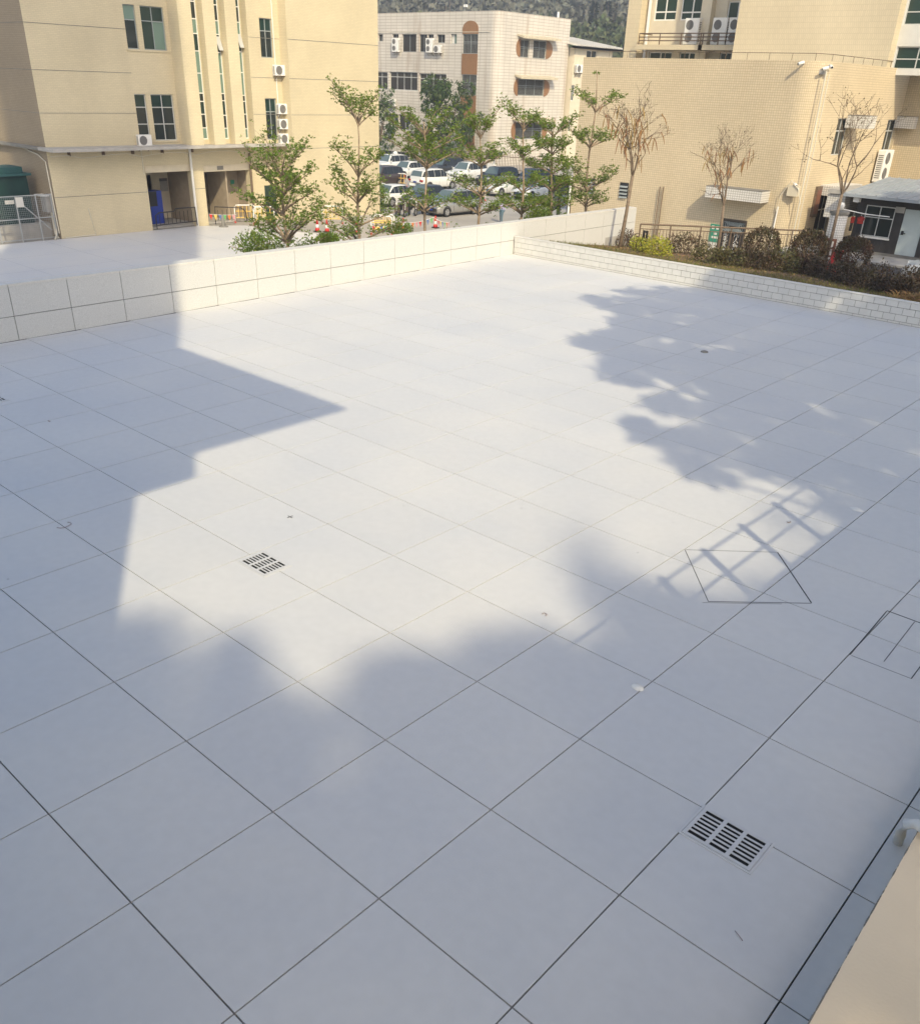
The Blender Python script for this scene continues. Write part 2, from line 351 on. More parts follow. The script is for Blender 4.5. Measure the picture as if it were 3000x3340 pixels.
def window(axis, c, inward, u0, u1, z0, z1, vs=(), hs=(), parent=None, mf=None, mg=None, depth=.12, fw_=.05, panes=None):
    """frame with bars; every pane between the bars is its own sub-part"""
    mf = mf or M_alu; mg = mg or M_glass; b = B(); ci = c + inward * depth; t = .03
    def bb(a0, a1, b0, b1, m=0.):
        x0, x1 = sorted((ci - inward * (t + m), ci + inward * (t - m)))
        if axis == 'x': b.box(x0, x1, a0, a1, b0, b1)
        else: b.box(a0, a1, x0, x1, b0, b1)
    f = fw_
    bb(u0, u1, z0, z0 + f); bb(u0, u1, z1 - f, z1); bb(u0, u0 + f, z0 + f, z1 - f); bb(u1 - f, u1, z0 + f, z1 - f)
    for v in vs: bb(v - f / 2, v + f / 2, z0 + f, z1 - f, .002)
    for h in hs: bb(u0 + f, u1 - f, h - f / 2, h + f / 2, .004)
    o = b.ob('window', mf, parent)
    ue = [u0] + list(vs) + [u1]; ze = [z0] + list(hs) + [z1]; i = 0
    for a in range(len(ue) - 1):
        for q in range(len(ze) - 1):
            g = mg
            if panes: g = panes[i % len(panes)]
            i += 1
            p = B(); x0, x1 = sorted((ci - .004 + RS.uniform(-.006, .006), ci + .006))
            if axis == 'x': p.box(x0, x1, ue[a] + f * .5, ue[a + 1] - f * .5, ze[q] + f * .5, ze[q + 1] - f * .5)
            else: p.box(ue[a] + f * .5, ue[a + 1] - f * .5, x0, x1, ze[q] + f * .5, ze[q + 1] - f * .5)
            pane = p.ob('pane', g, None); pane.parent = o; pane.matrix_parent_inverse = Matrix.Identity(4)
    return o
def bars(axis, c, inward, u0, u1, z0, z1, step, parent, name='security_bars', m=None, hor=2):
    b = B(); cc = c - inward * .03; n = max(2, int((u1 - u0) / step))
    for i in range(n + 1):
        u = u0 + (u1 - u0) * i / n; b.tube([W(axis, cc, u, z0), W(axis, cc, u, z1)], .012, 4)
    for j in range(hor + 1):
        z = z0 + (z1 - z0) * j / hor; b.tube([W(axis, cc - inward * .014, u0, z), W(axis, cc - inward * .014, u1, z)], .012, 4)
    return b.ob(name, m or M_alu_d, parent)
def sub(o, parent):       # o's mesh is in world coordinates and so is its parent part's
    o.parent = parent; o.matrix_parent_inverse = Matrix.Identity(4); return o

# ================================================================== SETTING
T = 1.2
def xw(y): return -13.44 - .028 * (y - 4.24)          # face of the granite parapet
def ztop(y): return T * (.925 - .0075 * (y / T - 5))
B().quad((-1500, -700, LOT), (900, -700, LOT), (900, 1700, LOT), (-1500, 1700, LOT)).ob('ground', M_lot, kind='structure')
# podium that carries the upper plaza
pod = B(); pod.prism([(xw(-12) - .3, -12), (5.2, -12), (5.2, 21.38), (xw(21.4) - .3, 21.38)], LOT - .2, -.045)
podium = pod.ob('plaza_floor', M_joint, kind='structure')
G = .0060
slab_me = B().box(-T / 2 + G, T / 2 - G, -T / 2 + G, T / 2 - G, -.044, 0).me('slab')
rest = B(); nt_ = 0
for i in range(-13, 5):
    for j in range(-6, 19):
        x0, x1, y0, y1 = i * T, i * T + T, j * T, j * T + T
        if x1 < xw(y0) - .25 or y0 > 21.4: continue
        vis = False
        for (x, y) in ((x0, y0), (x1, y0), (x0, y1), (x1, y1), (x0 + .6, y0 + .6)):
            q = proj((x, y, 0))
            if q[2] > .3 and -40 < q[0] < 3040 and -40 < q[1] < 3380: vis = True
        cut = x1 > 5.2 or y1 > 21.42 or x0 < xw(y0) - .02
        if vis and not cut:
            o = meshob('slab', slab_me, M_floor, podium); o.location = (x0 + .6, y0 + .6, 0); nt_ += 1
        elif vis:
            xa, xb, yb = max(x0, xw((y0 + y1) / 2) + .004), min(x1, 5.2), min(y1, 21.40)
            if xb - xa < .02 or yb - y0 < .02: continue
            B().box(xa + G, xb - G, y0 + G, yb - G, -.044, 0).ob('slab', M_floor, podium); nt_ += 1
        else:
            rest.box(max(x0, xw(y1) + .03) + G, min(x1, 5.2) - G, y0 + G, min(y1, 21.4) - G, -.044, 0)
tag(rest.ob('paving_slabs', M_floor, podium), kind='stuff')

# lower painted deck beyond the parapet
edge = [onz(e3(*p), LOT)[:2] for p in ((0, 572), (190, 570), (420, 600), (620, 632), (860, 648), (1060, 662), (1300, 700), (1500, 720))]
pts = [(-46.18, 2.0), (xw(2) - .31, 2.0), (xw(38) - 1.0, 36.0)] + [tuple(p) for p in edge[::-1]] + [(-46.18, 29.9)]
B().prism(pts, LOT - .1, LOT + .02).ob('lower_deck', M_floor, kind='structure')
dj = B()
for k in range(7): dj.box(-46.0, xw(4 + k * 4) - .4, 4 + k * 4, 4.014 + k * 4, LOT + .0205, LOT + .0225)
for k in range(8): dj.box(-42 + k * 3.6, -41.985 + k * 3.6, 2.2, 28, LOT + .0235, LOT + .0245)
dj.ob('deck_joints', M_smear, bpy.data.objects['lower_deck'], kind='stuff')
# right-hand courtyard and planting bed
B().prism([(-12.0, 36.0), (-9, 33.2), (-4.2, 32.2), (14, 30), (14, 56), (-12.0, 56)], -4.2, -1.32).ob('courtyard', M_asph, kind='structure')
B().prism([(-12.2, 38.8), (0, 38.8), (0, 41.0), (-12.2, 41.0)], -1.4, -1.24).ob('pavement', M_conc, kind='structure')
bedpts = [(xw(21.5) + .05, 21.52), (9, 21.52), (9, 30.6), (-4.5, 32.65), (-7.44, 34.0), (-8.6, 34.3), (-14.15, 29.55)]
B().prism(bedpts, -3.6, lambda x, y: gz(y)).ob('planting_bed', M_soil, kind='structure')
kb = B(); kp = [(-8.4, 34.35), (-7.44, 34.1), (-4.5, 32.75), (0, 32.05), (9, 30.7)]
for a, b_ in zip(kp[:-1], kp[1:]): kb.bar((*a, -1.22), (*b_, -1.22), .14, .26)
kb.ob('kerb', M_conc, kind='structure')

# hills with forest -------------------------------------------------------------
H = np.array([math.sin(YAW), math.cos(YAW)]); HL = np.array([H[1], -H[0]])      # heading and its right
def hillz(d, l):
    s = lambda a, b, x: (lambda q: q * q * (3 - 2 * q))(min(max((x - a) / (b - a), 0), 1))
    return LOT - .5 + 11 * s(135, 215, d) + (27 + 4 * math.sin(l * .013 + 1) + 2.5 * math.sin(l * .05)) * s(230, 420, d) - 30 * s(470, 700, d)
hb = B(); nd, nl = 50, 50
for i in range(nd + 1):
    for j in range(nl + 1):
        d = 120 + 500 * i / nd; l = -320 + 640 * j / nl; p = CAM[:2] + H * d + HL * l
        hb.v.append((p[0], p[1], hillz(d, l)))
for i in range(nd):
    for j in range(nl): k = i * (nl + 1) + j; hb.f.append((k, k + 1, k + nl + 2, k + nl + 1))
hb.ob('hills', M_hill, kind='structure', smooth=True)
def forest(name, n, d0, d1, l0, l1, hgt, rad, m, leaves, lsize):
    P = []; D = []; S = []; tb = B()
    for _ in range(n):
        d = RS.uniform(d0, d1); l = RS.uniform(l0, l1); p = CAM[:2] + H * d + HL * l; z = hillz(d, l); h = hgt * RS.uniform(.65, 1.25); r = rad * RS.uniform(.7, 1.3)
        q = rdir(leaves); rr = RS.uniform(.55, 1., leaves) ** .5
        c = q * rr[:, None] * np.array([r, r, h * .36]) + np.array([p[0], p[1], z + h * .62]); P.append(c); D.append(q * .6 + rdir(leaves, .3)); S.append(RS.uniform(.6, 1.3, leaves) * lsize)
        tb.tube([(p[0], p[1], z - .5), (p[0] + RS.uniform(-.4, .4), p[1], z + h * .7)], [.22, .08], 4, False)
    o = leafmesh(name, np.concatenate(P), np.concatenate(D), np.concatenate(S), m, None, wid=.75)
    tb.ob('trunks', M_bark_d, o, kind='stuff')
    return o
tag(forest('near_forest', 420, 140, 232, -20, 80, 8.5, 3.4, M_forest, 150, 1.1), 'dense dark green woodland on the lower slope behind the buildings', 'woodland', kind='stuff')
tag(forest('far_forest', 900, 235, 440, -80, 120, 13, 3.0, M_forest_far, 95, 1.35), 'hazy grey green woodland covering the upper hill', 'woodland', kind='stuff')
for k, (px, top, bot, lab) in enumerate(((c4(335, 0), c4(335, 10), c4(330, 165), 'slim dark conifer standing above the green woodland, beside a broader conifer'), (c4(440, 0), c4(442, 5), c4(435, 155), 'broad dark conifer standing between the two other conifers on the hill'), (c4(490, 0), c4(494, 22), c4(490, 150), 'brownish thin conifer standing at the end of the conifer row'))):
    d = 238; th = ray(bot); s = d / (th[0] * H[0] + th[1] * H[1]); bp = CAM + th * s; th = ray(top); s = d / (th[0] * H[0] + th[1] * H[1]); tz = (CAM + th * s)[2]
    bz = hillz(d, 0) - 1; hh = tz - bz; t_ = thing('conifer_tree', lab, 'tree', (bp[0], bp[1], bz), 'conifers on the hill')
    B().tube([(bp[0], bp[1], bz), (bp[0], bp[1], tz)], [.3, .04], 5).ob('trunk', M_bark_d, t_)
    n = 1500; f = RS.uniform(.12, 1, n); a = RS.uniform(0, 6.28, n); r = (1 - f) ** .8 * (2.6, 3.2, 2.2)[k] * RS.uniform(.3, 1.05, n) + .12
    P = np.stack([bp[0] + r * np.cos(a), bp[1] + r * np.sin(a), bz + f * hh - r * .15], 1); D = np.stack([np.cos(a), np.sin(a), RS.uniform(-.5, .3, n)], 1)
    leafmesh('crown', P, D, RS.uniform(.4, .9, n), M_forest_far if k == 2 else mat('conifer_needles', (.014, .024, .013), .8, island=.3), t_, wid=.5)

# ------------------------------------------------------------------ parapet of granite panels
wl = thing('parapet_wall', 'long low parapet wall faced with pale speckled granite panels', 'wall', (xw(10), 10, 0))
yk = [4.645 + 1.236 * k for k in range(-5, 20)] + [29.2]
core = B(); core.prism([(xw(-2) - .3, -2), (xw(-2) - .035, -2), (xw(29.18) - .035, 29.18), (xw(29.18) - .3, 29.18)], LOT, lambda x, y: ztop(y) - .05)
core.ob('core', M_joint, wl)
def panel(y0, y1, za, zb):
    g = .0065; b = B(); k = 0
    y0 += g; y1 -= g
    v = [(xw(y) + o, y, z(y)) for o in (-.03, 0) for (y, z) in ((y0, za), (y1, za), (y1, zb), (y0, zb))]
    b.v = v; b.f = [(3, 2, 1, 0), (4, 5, 6, 7), (0, 1, 5, 4), (1, 2, 6, 5), (2, 3, 7, 6), (3, 0, 4, 7)]
    return b.ob('panel', M_granite, wl)
for a, b_ in zip(yk[:-1], yk[1:]):
    panel(a, b_, (lambda y: .004) if a < 20.5 else (lambda y: min(-.05, gz(y) - .25)), lambda y: ztop(y) * .435 - .0065); panel(a, b_, lambda y: ztop(y) * .435 + .0065, lambda y: ztop(y) - .045)
    cb = B(); cb.prism([(xw(a) - .32, a + .003), (xw(a) + .004, a + .003), (xw(b_) + .004, b_ - .003), (xw(b_) - .32, b_ - .003)], lambda x, y: ztop(y) - .042, lambda x, y: ztop(y)); cb.ob('coping', M_stone_cap, wl)
box('end_panel', M_granite, xw(29.2) - .3, xw(29.2), 29.185, 29.215, -.4, ztop(29.2) - .045, wl)
box('core_foot', M_conc, xw(29.2) - .28, xw(25) - .06, 22, 29.17, -.8, .0, wl)

# ------------------------------------------------------------------ low planter wall of white tiles
pw = thing('planter_wall', 'low retaining wall faced with white tiles laid in running bond', 'wall', (-4, 21.4, 0))
box('core', M_grout, xw(21.4) + .03, 9, 21.416, 21.56, -.01, .535, pw)
full = B().box(.005, .295, 0, .018, .005, .160).me('tile')
zrows = [(.0, .058), (.058, .223), (.223, .388), (.388, .540)]
for r, (za, zb) in enumerate(zrows):
    x = xw(21.4) + .04 - (.15 if r % 2 else 0)
    while x < 1.4:
        if x < xw(21.4) + .03:
            B().box(xw(21.4) + .04, x + .297, 21.4, 21.418, za + .003, zb - .003).ob('tile', M_white_tile, pw)
        elif abs(zb - za - .165) < .001:
            o = meshob('tile', full, M_white_tile, None); o.parent = pw; o.matrix_parent_inverse = Matrix.Translation(-pw.location); o.location = (x, 21.4, za)
        else:
            B().box(x + .005, x + .295, 21.4, 21.418, za + .005, zb - .005).ob('tile', M_white_tile, pw)
        x += .30
B().box(1.5, 9, 21.4, 21.418, 0, .54).ob('tile_facing', M_white_tile, pw, kind='stuff')
box('coping', M_stone_cap, xw(21.4) + .03, 9, 21.392, 21.60, .541, .56, pw)

# ------------------------------------------------------------------ floor drains and hatches
def grate(cx, cy, L, Wd, lab, alongx=True, rz=0):
    t_ = local(thing('floor_drain', lab, 'drain', (cx, cy, 0), 'drain grates in the plaza floor', rz))
    box('pit_shade', M_slot, -L / 2 + .02, L / 2 - .02, -Wd / 2 + .02, Wd / 2 - .02, .0015, .003, t_)  # dark plate laid on the slab, painting the shade of a drain pit
    b = B(); e = .03; cells = 3; slots = 7; z0, z1 = .0035, .009
    xs = [-L / 2 + e + (L - 2 * e) * i / cells for i in range(cells + 1)]
    b.box(-L / 2, L / 2, -Wd / 2, -Wd / 2 + e, z0, z1); b.box(-L / 2, L / 2, Wd / 2 - e, Wd / 2, z0, z1)
    b.box(-L / 2, -L / 2 + e, -Wd / 2 + e, Wd / 2 - e, z0, z1); b.box(L / 2 - e, L / 2, -Wd / 2 + e, Wd / 2 - e, z0, z1)
    for i in (1, 2): b.box(xs[i] - .016, xs[i] + .016, -Wd / 2 + e, Wd / 2 - e, z0, z1)
    p = (Wd - 2 * e) / slots
    for c in range(cells):
        xa = xs[c] + (.016 if c else 0); xb = xs[c + 1] - (.016 if c < 2 else 0)
        for k in range(1, slots):
            y = -Wd / 2 + e + p * k; b.box(xa, xb, y - p * .19, y + p * .19, z0, z1)
    b.ob('grille', M_grate, t_)
    f = B(); q = .022
    for (x0, x1, y0, y1) in ((-L / 2 - q, L / 2 + q, -Wd / 2 - q, -Wd / 2 - .004), (-L / 2 - q, L / 2 + q, Wd / 2 + .004, Wd / 2 + q), (-L / 2 - q, -L / 2 - .004, -Wd / 2 - .004, Wd / 2 + .004), (L / 2 + .004, L / 2 + q, -Wd / 2 - .004, Wd / 2 + .004)): f.box(x0, x1, y0, y1, .001, .006)
    f.ob('rim', M_floor, t_); return t_
grate(-1.754 * T, 1.985 * T, .50, .36, 'slotted drain grate lying in full sun on the plaza floor')
grate(3.245 * T, 1.86 * T, .56, .375, 'slotted drain grate in the shade next to the beige ledge')
p = onz(z1(-52, 548), 0); grate(p[0], p[1], .50, .36, 'slotted drain grate in the tower shadow')
def hatch(lab, segs, plates=()):
    ps = [[onz(q, 0) for q in s[:2]] for s in segs]; c = np.mean([q for s in ps for q in s], 0)
    t_ = thing('floor_hatch', lab, 'hatch', (c[0], c[1], 0))
    for (a, b_), s in zip(ps, segs):
        bb = B(); bb.bar((a[0], a[1], .0014), (b_[0], b_[1], .0014), s[2] * .75, .002); bb.ob('edge_gap', M_joint, t_)
    return t_
hatch('square access hatch set diagonally across the floor joints', [(dd(1355, 1088), dd(1401, 1190), .009), (dd(1401, 1190.5), dd(1605, 1194), .010), (dd(1605, 1193), dd(1538, 1093), .016), (dd(1536, 1093), dd(1357, 1088), .005), (z2(530, 1940), z2(1000, 1948), .004)])
hatch('rectangular access hatch between the square hatch and the floor joint by the ledge', [(z4(1624, 168), z4(1836, 246), .016), (z4(1622, 171), z4(1404, 430), .013), (z4(1788, 234), z4(1606, 470), .008), (z4(1412, 434), z4(1768, 572), .004), (z4(1768, 572), z4(1840, 475), .012)])

# litter on the floor
def blob(name, lab, cat, p, rx, ry, h, m, kind=None):
    b = B(); n = 10; b.v = [(p[0], p[1], h)]
    for (s, z) in ((.75, h * .85), (1, .001)):
        for j in range(n):
            t = 6.283 * j / n; k = s * RS.uniform(.85, 1.1); b.v.append((p[0] + rx * k * math.cos(t), p[1] + ry * k * math.sin(t), z))
    for j in range(n): q = (j + 1) % n; b.f += [(0, 1 + j, 1 + q), (1 + j, 1 + n + j, 1 + n + q, 1 + q)]
    return b.ob(name, m, None, lab, cat, smooth=True)
p = onz(z4(145, 626), 0); blob('plastic_wrap', 'crumpled clear plastic scrap lying on a floor joint', 'litter', p, .07, .045, .03, M_pvc)
p = onz(z2(1445, 1388), 0); blob('foam_scrap', 'flat pale foam scrap lying in the tree shade', 'litter', p, .10, .06, .02, M_pvc)
p = onz(z2(540, 451), 0); b = B(); b.lathe([(.085, .001), (.075, .018), (.04, .03), (.01, .031)], (p[0], p[1], 0), 14); b.ob('roof_outlet', M_conc_d, None, 'small round dark drain cap on the floor in the tree shade', 'drain cap', smooth=True)
p = onz(z1(1722, 1250), 0); b = B(); b.lathe([(.05, .001), (.05, .004)], (p[0], p[1], 0), 14); o = b.ob('inspection_disc', M_grate, None, 'small round floor cap with a cross slot near the sunny drain', 'drain cap')
b = B(); b.box(p[0] - .045, p[0] + .045, p[1] - .006, p[1] + .006, .0042, .005); b.box(p[0] - .006, p[0] + .006, p[1] - .045, p[1] + .045, .0052, .006); b.ob('slot', M_joint, o)
def string_(lab, pts, r, m):
    P = [onz(q, 0) for q in pts]; B().tube([(a[0], a[1], .006 + .004 * (i % 2)) for i, a in enumerate(P)], r, 5).ob('strap_scrap', m, None, lab, 'litter', 'scraps of strap left on the floor', smooth=True)
M_strap = mat('strap_scrap', (.33, .27, .27), .6)
string_('curled dark strap scrap crossing a joint in the tower shadow', [z1(338, 1314), z1(360, 1319), z1(385, 1314), z1(412, 1302), z1(424, 1292), z1(418, 1285), z1(402, 1283)], .0045, M_strap)
string_('short dark strap scrap beside a joint in the tower shadow', [z1(286, 678), z1(290, 683), z1(300, 682)], .007, M_strap)
string_('small hook of strap in the railing shadow', [z2(1030, 1462), z2(1038, 1468), z2(1048, 1466), z2(1050, 1460)], .006, M_strap)
string_('thin scratch of strap below the slotted drain', [crop(2100, 2540, 900 / 1820)(600, 1010), crop(2100, 2540, 900 / 1820)(622, 1040), crop(2100, 2540, 900 / 1820)(650, 1075)], .003, M_strap)
string_('pale curl of strap on a joint between the two drains', [dd(1072, 1216), dd(1077, 1214), dd(1082, 1217), dd(1079, 1220)], .005, M_strap)

# ------------------------------------------------------------------ ledge, pipe, terrace behind the camera
lg = thing('beige_ledge', 'smooth beige plastered ledge rising at the edge of the plaza', 'ledge', (5.3, 1.5, 0))
el = [onz(dd(1819, 1640), .22), onz(dd(1715, 1815), .22), onz(dd(1600, 2026), .22)]
dl = (el[2] - el[0]) / np.linalg.norm(el[2] - el[0])
A = el[0] - dl * 4; Z_ = el[2] + dl * 5
B().prism([(A[0], A[1]), (Z_[0], Z_[1]), (5.6, Z_[1]), (5.6, A[1])], -.01, .22).ob('ledge_block', M_beige, lg)
sm = B(); n = 220; w0 = .015
for i in range(n):
    a = el[0] + (el[2] - el[0]) * (i / n * 1.5 - .25); b_ = el[0] + (el[2] - el[0]) * ((i + 1) / n * 1.5 - .25); w1_ = min(.03, max(.006, w0 + RS.normal() * .004))
    sm.quad((a[0] - w0, a[1], .0012), (a[0] + .02, a[1], .0012), (b_[0] + .02, b_[1], .0012), (b_[0] - w1_, b_[1], .0012)); w0 = w1_
sm.ob('cement_edge', M_smear, lg)
ck = B(); w0 = .003
for i in range(n):
    a = el[0] + (el[2] - el[0]) * (i / n * 1.5 - .25); b_ = el[0] + (el[2] - el[0]) * ((i + 1) / n * 1.5 - .25); w1_ = min(.006, max(.0005, w0 + RS.normal() * .0015))
    ck.quad((a[0] - w0, a[1], .2206), (a[0] + w0 * .6, a[1], .2206), (b_[0] + w1_ * .6, b_[1], .2206), (b_[0] - w1_, b_[1], .2206)); w0 = w1_
ck.ob('crack', M_conc_d, lg)
pp = onz(dd(1800, 1618), .3)
B().tube([(pp[0] + .55, pp[1] - .30, .27), (pp[0] + .16, pp[1] - .06, .29), (pp[0] + .06, pp[1] - .01, .28), (pp[0] + .0, pp[1] + .02, .22), (pp[0] - .02, pp[1] + .03, .10), (pp[0] - .02, pp[1] + .03, .0)], [.036, .036, .04, .042, .04, .036], 12).ob('drain_pipe', M_pvc, None, 'white plastic elbow pipe draining over the beige ledge', 'pipe', smooth=True)
tb = thing('access_terrace', 'raised walkway slab with a metal railing where the viewer stands', 'terrace', (6.4, 2, 3.2))
box('deck', M_conc, 5.75, 7.2, -4.7, 9.5, 3.0, 3.22, tb)
for y in (-3, 0.5, 4.0, 7.5): box('column', M_beige, 6.8, 7.1, y, y + .4, 0, 3.0, tb)
for k in range(-7, 5):
    y = 4.6 + k * 1.01
    B().box(5.72, 5.78, y - .045, y + .045, 3.22, 4.10).ob('post', M_steel, tb)
for z in (4.03, 3.63): B().tube([(5.75, -2.6, z), (5.75, 9.2, z)], .018, 8).ob('rail', M_steel, tb)

# tower whose corner throws the stepped shadow
tw = thing('apartment_tower', 'tall cream tower block rising behind the viewer', 'building', (4.2, -9, 0))
box('lower_wall', M_cream, 2.5, 6.0, -14, -4.81, 0, 10.1, tw)
box('beam', M_plaster, 2.5, 6.0, -14, -3.90, 10.12, 11.2, tw)
hs_ = 11.3; sx = -5.6 + hs_ / TANEL * SUN_AZ[0]; sy = 6.71 - hs_ / TANEL * .550
box('balcony_slab', M_plaster, -2.0, sx, -14, sy, hs_, hs_ + .12, tw)
box('wall', M_cream, 2.5, 6.0, -14, -4.34, hs_ + .14, 58, tw)
for fl in range(12):
    for x in (3.2,): box('window', M_glass, x, x + 2.2, -4.345, -4.30, 14.5 + fl * 3.5, 16.3 + fl * 3.5, tw)

# trees behind the viewer: their crowns throw the dappled shade
def inpoly(p, poly):
    x, y = p; c = False; j = len(poly) - 1
    for i in range(len(poly)):
        xi, yi = poly[i]; xj, yj = poly[j]
        if (yi > y) != (yj > y) and x < (xj - xi) * (y - yi) / (yj - yi) + xi: c = not c
        j = i
    return c
def shade_tree(lab, poly, s0, s1, nclump, rcl, lpc, lsize, trunk_xy):
    xs = [q[0] for q in poly]; ys = [q[1] for q in poly]; C_ = []; guard = 0
    while len(C_) < nclump and guard < 200000:
        guard += 1; q = (RS.uniform(min(xs), max(xs)), RS.uniform(min(ys), max(ys)))
        if not inpoly(q, poly): continue
        s = RS.uniform(s0, s1); C_.append((q[0] + s * SUN_AZ[0], q[1] + s * SUN_AZ[1], s * TANEL))
    C_ = np.array(C_); t_ = thing('shade_tree', lab, 'tree', (trunk_xy[0], trunk_xy[1], LOT), 'tall trees behind the viewer')
    P = []; D = []
    for c in C_:
        q = rdir(lpc) * (RS.uniform(.1, 1, lpc) ** .5)[:, None] * rcl * RS.uniform(.6, 1.15) * np.array([1, 1, .8]); P.append(c + q); D.append(rdir(lpc))
    P = np.concatenate(P); leafmesh('crown', P, np.concatenate(D), RS.uniform(.7, 1.3, len(P)) * lsize, M_leaf3, t_, wid=.7)
    b = B(); m = C_.mean(0); mid = np.array([trunk_xy[0], trunk_xy[1], C_[:, 2].min() - 1.0])
    b.tube([(trunk_xy[0], trunk_xy[1], LOT), mid], [.45, .3], 8)
    for c in C_[::6]: b.tube([mid, (mid + c) / 2 + np.array([0, 0, .5]), c], [.12, .07, .02], 5, False)
    b.ob('trunk', M_bark_d, t_); return t_
fl = lambda *L: [tuple(onz(dd(*p), 0)[:2]) for p in L]
right_poly = fl((1330, 566), (1170, 588), (1215, 640), (1140, 655), (1155, 690), (1215, 745), (1300, 785), (1225, 838), (1305, 905), (1365, 945), (1520, 930), (1600, 985), (1650, 1010)) + [(2.6, 7.6), (6, 9), (6, 43.5), (-9.0, 43.5), (-11.0, 41.5), (-10.3, 37), (-7.6, 31), (-6.6, 26), (-6.3, 22.5)]
def clip_y(poly, lo, hi):
    out = []
    def cl(pl, f, val, keep):
        r = []
        for i in range(len(pl)):
            a, b = pl[i], pl[(i + 1) % len(pl)]
            if keep(a): r.append(a)
            if keep(a) != keep(b):
                t = (val - a[1]) / (b[1] - a[1]); r.append((a[0] + t * (b[0] - a[0]), val))
        return r
    return cl(cl(poly, 0, lo, lambda q: q[1] >= lo), 0, hi, lambda q: q[1] <= hi)
shade_tree('tall broadleaf tree shading the floor near the railing', clip_y(right_poly, 0, 14.2), 17, 21, 225, .40, 62, .24, (19.0, -0.5))
shade_tree('tall broadleaf tree shading the far corner of the floor', clip_y(right_poly, 13.2, 22.8), 18, 22.5, 520, .48, 66, .25, (17.0, 6.0))
shade_tree('tall broadleaf tree shading the planting bed and hut', clip_y(right_poly, 22.2, 44), 17, 22, 300, .80, 80, .29, (20.0, 17.0))
corner_poly = [(-5.4, 22.7), (-6.6, 20.6), (-3.0, 17.5), (0.5, 15.5), (6, 15), (6, 25), (-4.5, 25)]
shade_tree('wide broadleaf tree shading the right end of the planter wall', corner_poly, 20, 25, 190, .65, 80, .28, (20.5, 9.0))
near_poly = fl((200, 1262), (320, 1248), (410, 1262), (470, 1310), (545, 1375), (640, 1385), (800, 1375), (880, 1300), (950, 1262), (1060, 1262), (1140, 1262), (1230, 1200), (1310, 1190), (1380, 1215)) + [(3.2, 6.0), (4.2, 7.4), (6.2, 7.0), (6.4, 2.0), (5.2, -3.5), (-.5, -3.2)]
shade_tree('very tall broadleaf tree standing up sun of the terrace', near_poly, 36, 43, 250, .60, 120, .27, (33.5, -21.0))
band_poly = fl((1120, 1080), (1180, 1060), (1260, 1085), (1290, 1130), (1250, 1190), (1130, 1215))
shade_tree('slender broadleaf tree with a thin crown up sun of the terrace', band_poly, 44, 50, 7, .5, 22, .17, (40.0, -21.0))

veil_poly = fl((1350, 1130), (1480, 1020), (1640, 960), (1700, 1020), (1600, 1130), (1440, 1230))
shade_tree('sparse broadleaf tree whose thin crown veils the railing shadow', veil_poly, 42, 48, 26, .5, 12, .16, (41.5, -16.0))

# ================================================================== LEFT BUILDING
XA, XB, XR_, XC = -46.2, -45.14, -45.72, -44.37
lb = thing('factory_block', 'cream tiled block with tall slit windows and an open ground floor', 'building', (-48, 30, LOT))
TOPZ = 18.0
ya0, ya1 = 21.08, 29.40
winA = [(26.70, 27.41), (27.72, 29.15)]
zA = [(1.37, 3.76), (5.94, 8.03), (10.2, 12.3)]
holes = [(a, b_, z0, z1) for (a, b_) in winA for (z0, z1) in zA]
wall('wall', M_cream, 'x', XA, -1, ya0, ya1 + .05, 1.16, TOPZ, holes, .22, lb)
for (z0, z1), low in zip(zA, (True, False, False)):
    g1 = [M_glass, M_glass, M_glass_g] if low else [M_glass_g, M_glass_g, M_glass_l]
    hsz = (z0 + (z1 - z0) * .36, z0 + (z1 - z0) * .72) if low else (z0 + (z1 - z0) * .66,)
    window('x', XA, -1, 26.70, 27.41, z0, z1, (), hsz, lb, M_alu if low else M_alu_d, panes=g1 if low else [M_glass, M_glass_l])
    window('x', XA, -1, 27.72, 29.15, z0, z1, (28.43,), hsz, lb, M_alu if low else M_alu_d, panes=g1)
    box('sill', M_cream, XA - .1, XA + .05, 26.6, 29.25, z0 - .09, z0 - .004, lb)
# end wall towards the viewer's left (faces -Y)
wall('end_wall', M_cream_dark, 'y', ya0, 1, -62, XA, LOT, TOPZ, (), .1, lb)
def groove(z, y0, y1, x):
    box('groove', M_conc_d, x - .02, x + .006, y0, y1, z - .014, z + .014, lb)
for z in (2.79, 4.78, 6.86):
    groove(z, ya0, 26.7 if not (5.94 < z < 8) else 26.68, XA); box('groove', M_conc_d, -60, XA - .03, ya0 - .005, ya0 + .02, z - .014, z + .014, lb)
# bay with pilasters
ys = dict(p1=(29.40, 30.27), p2=(31.02, 31.80), p3=(32.50, 33.30)); strips = [(30.27, 31.02), (31.80, 32.50), (33.30, 33.99)]
b = B(); b.box(XR_ - .6, XB, 29.40, 30.27, 1.16, TOPZ); b.ob('pilaster', M_cream, lb)
for k in ('p2', 'p3'): B().box(XR_ - .6, XB, ys[k][0], ys[k][1], 1.16, TOPZ).ob('pilaster', M_cream, lb)
for (a, b_) in strips:
    wall('strip_wall', M_cream, 'x', XR_, -1, a, b_, 1.16, TOPZ, [(a + .22, b_ - .02, 1.42, TOPZ - .5)], .2, lb)
    hz = [2.0, 2.75, 3.45, 3.85, 4.95, 6.05, 6.85, 7.6, 8.4, 9.3, 10.4, 11.5, 12.6, 13.7, 15, 16]
    hz = [h + RS.uniform(-.06, .06) for h in hz]
    window('x', XR_, -1, a + .22, b_ - .02, 1.42, TOPZ - .5, (), hz, lb, M_white, depth=.1, fw_=.05, panes=[M_glass_l, M_glass, M_glass_g, M_glass, M_glass_l, M_glass_l, M_glass_g])
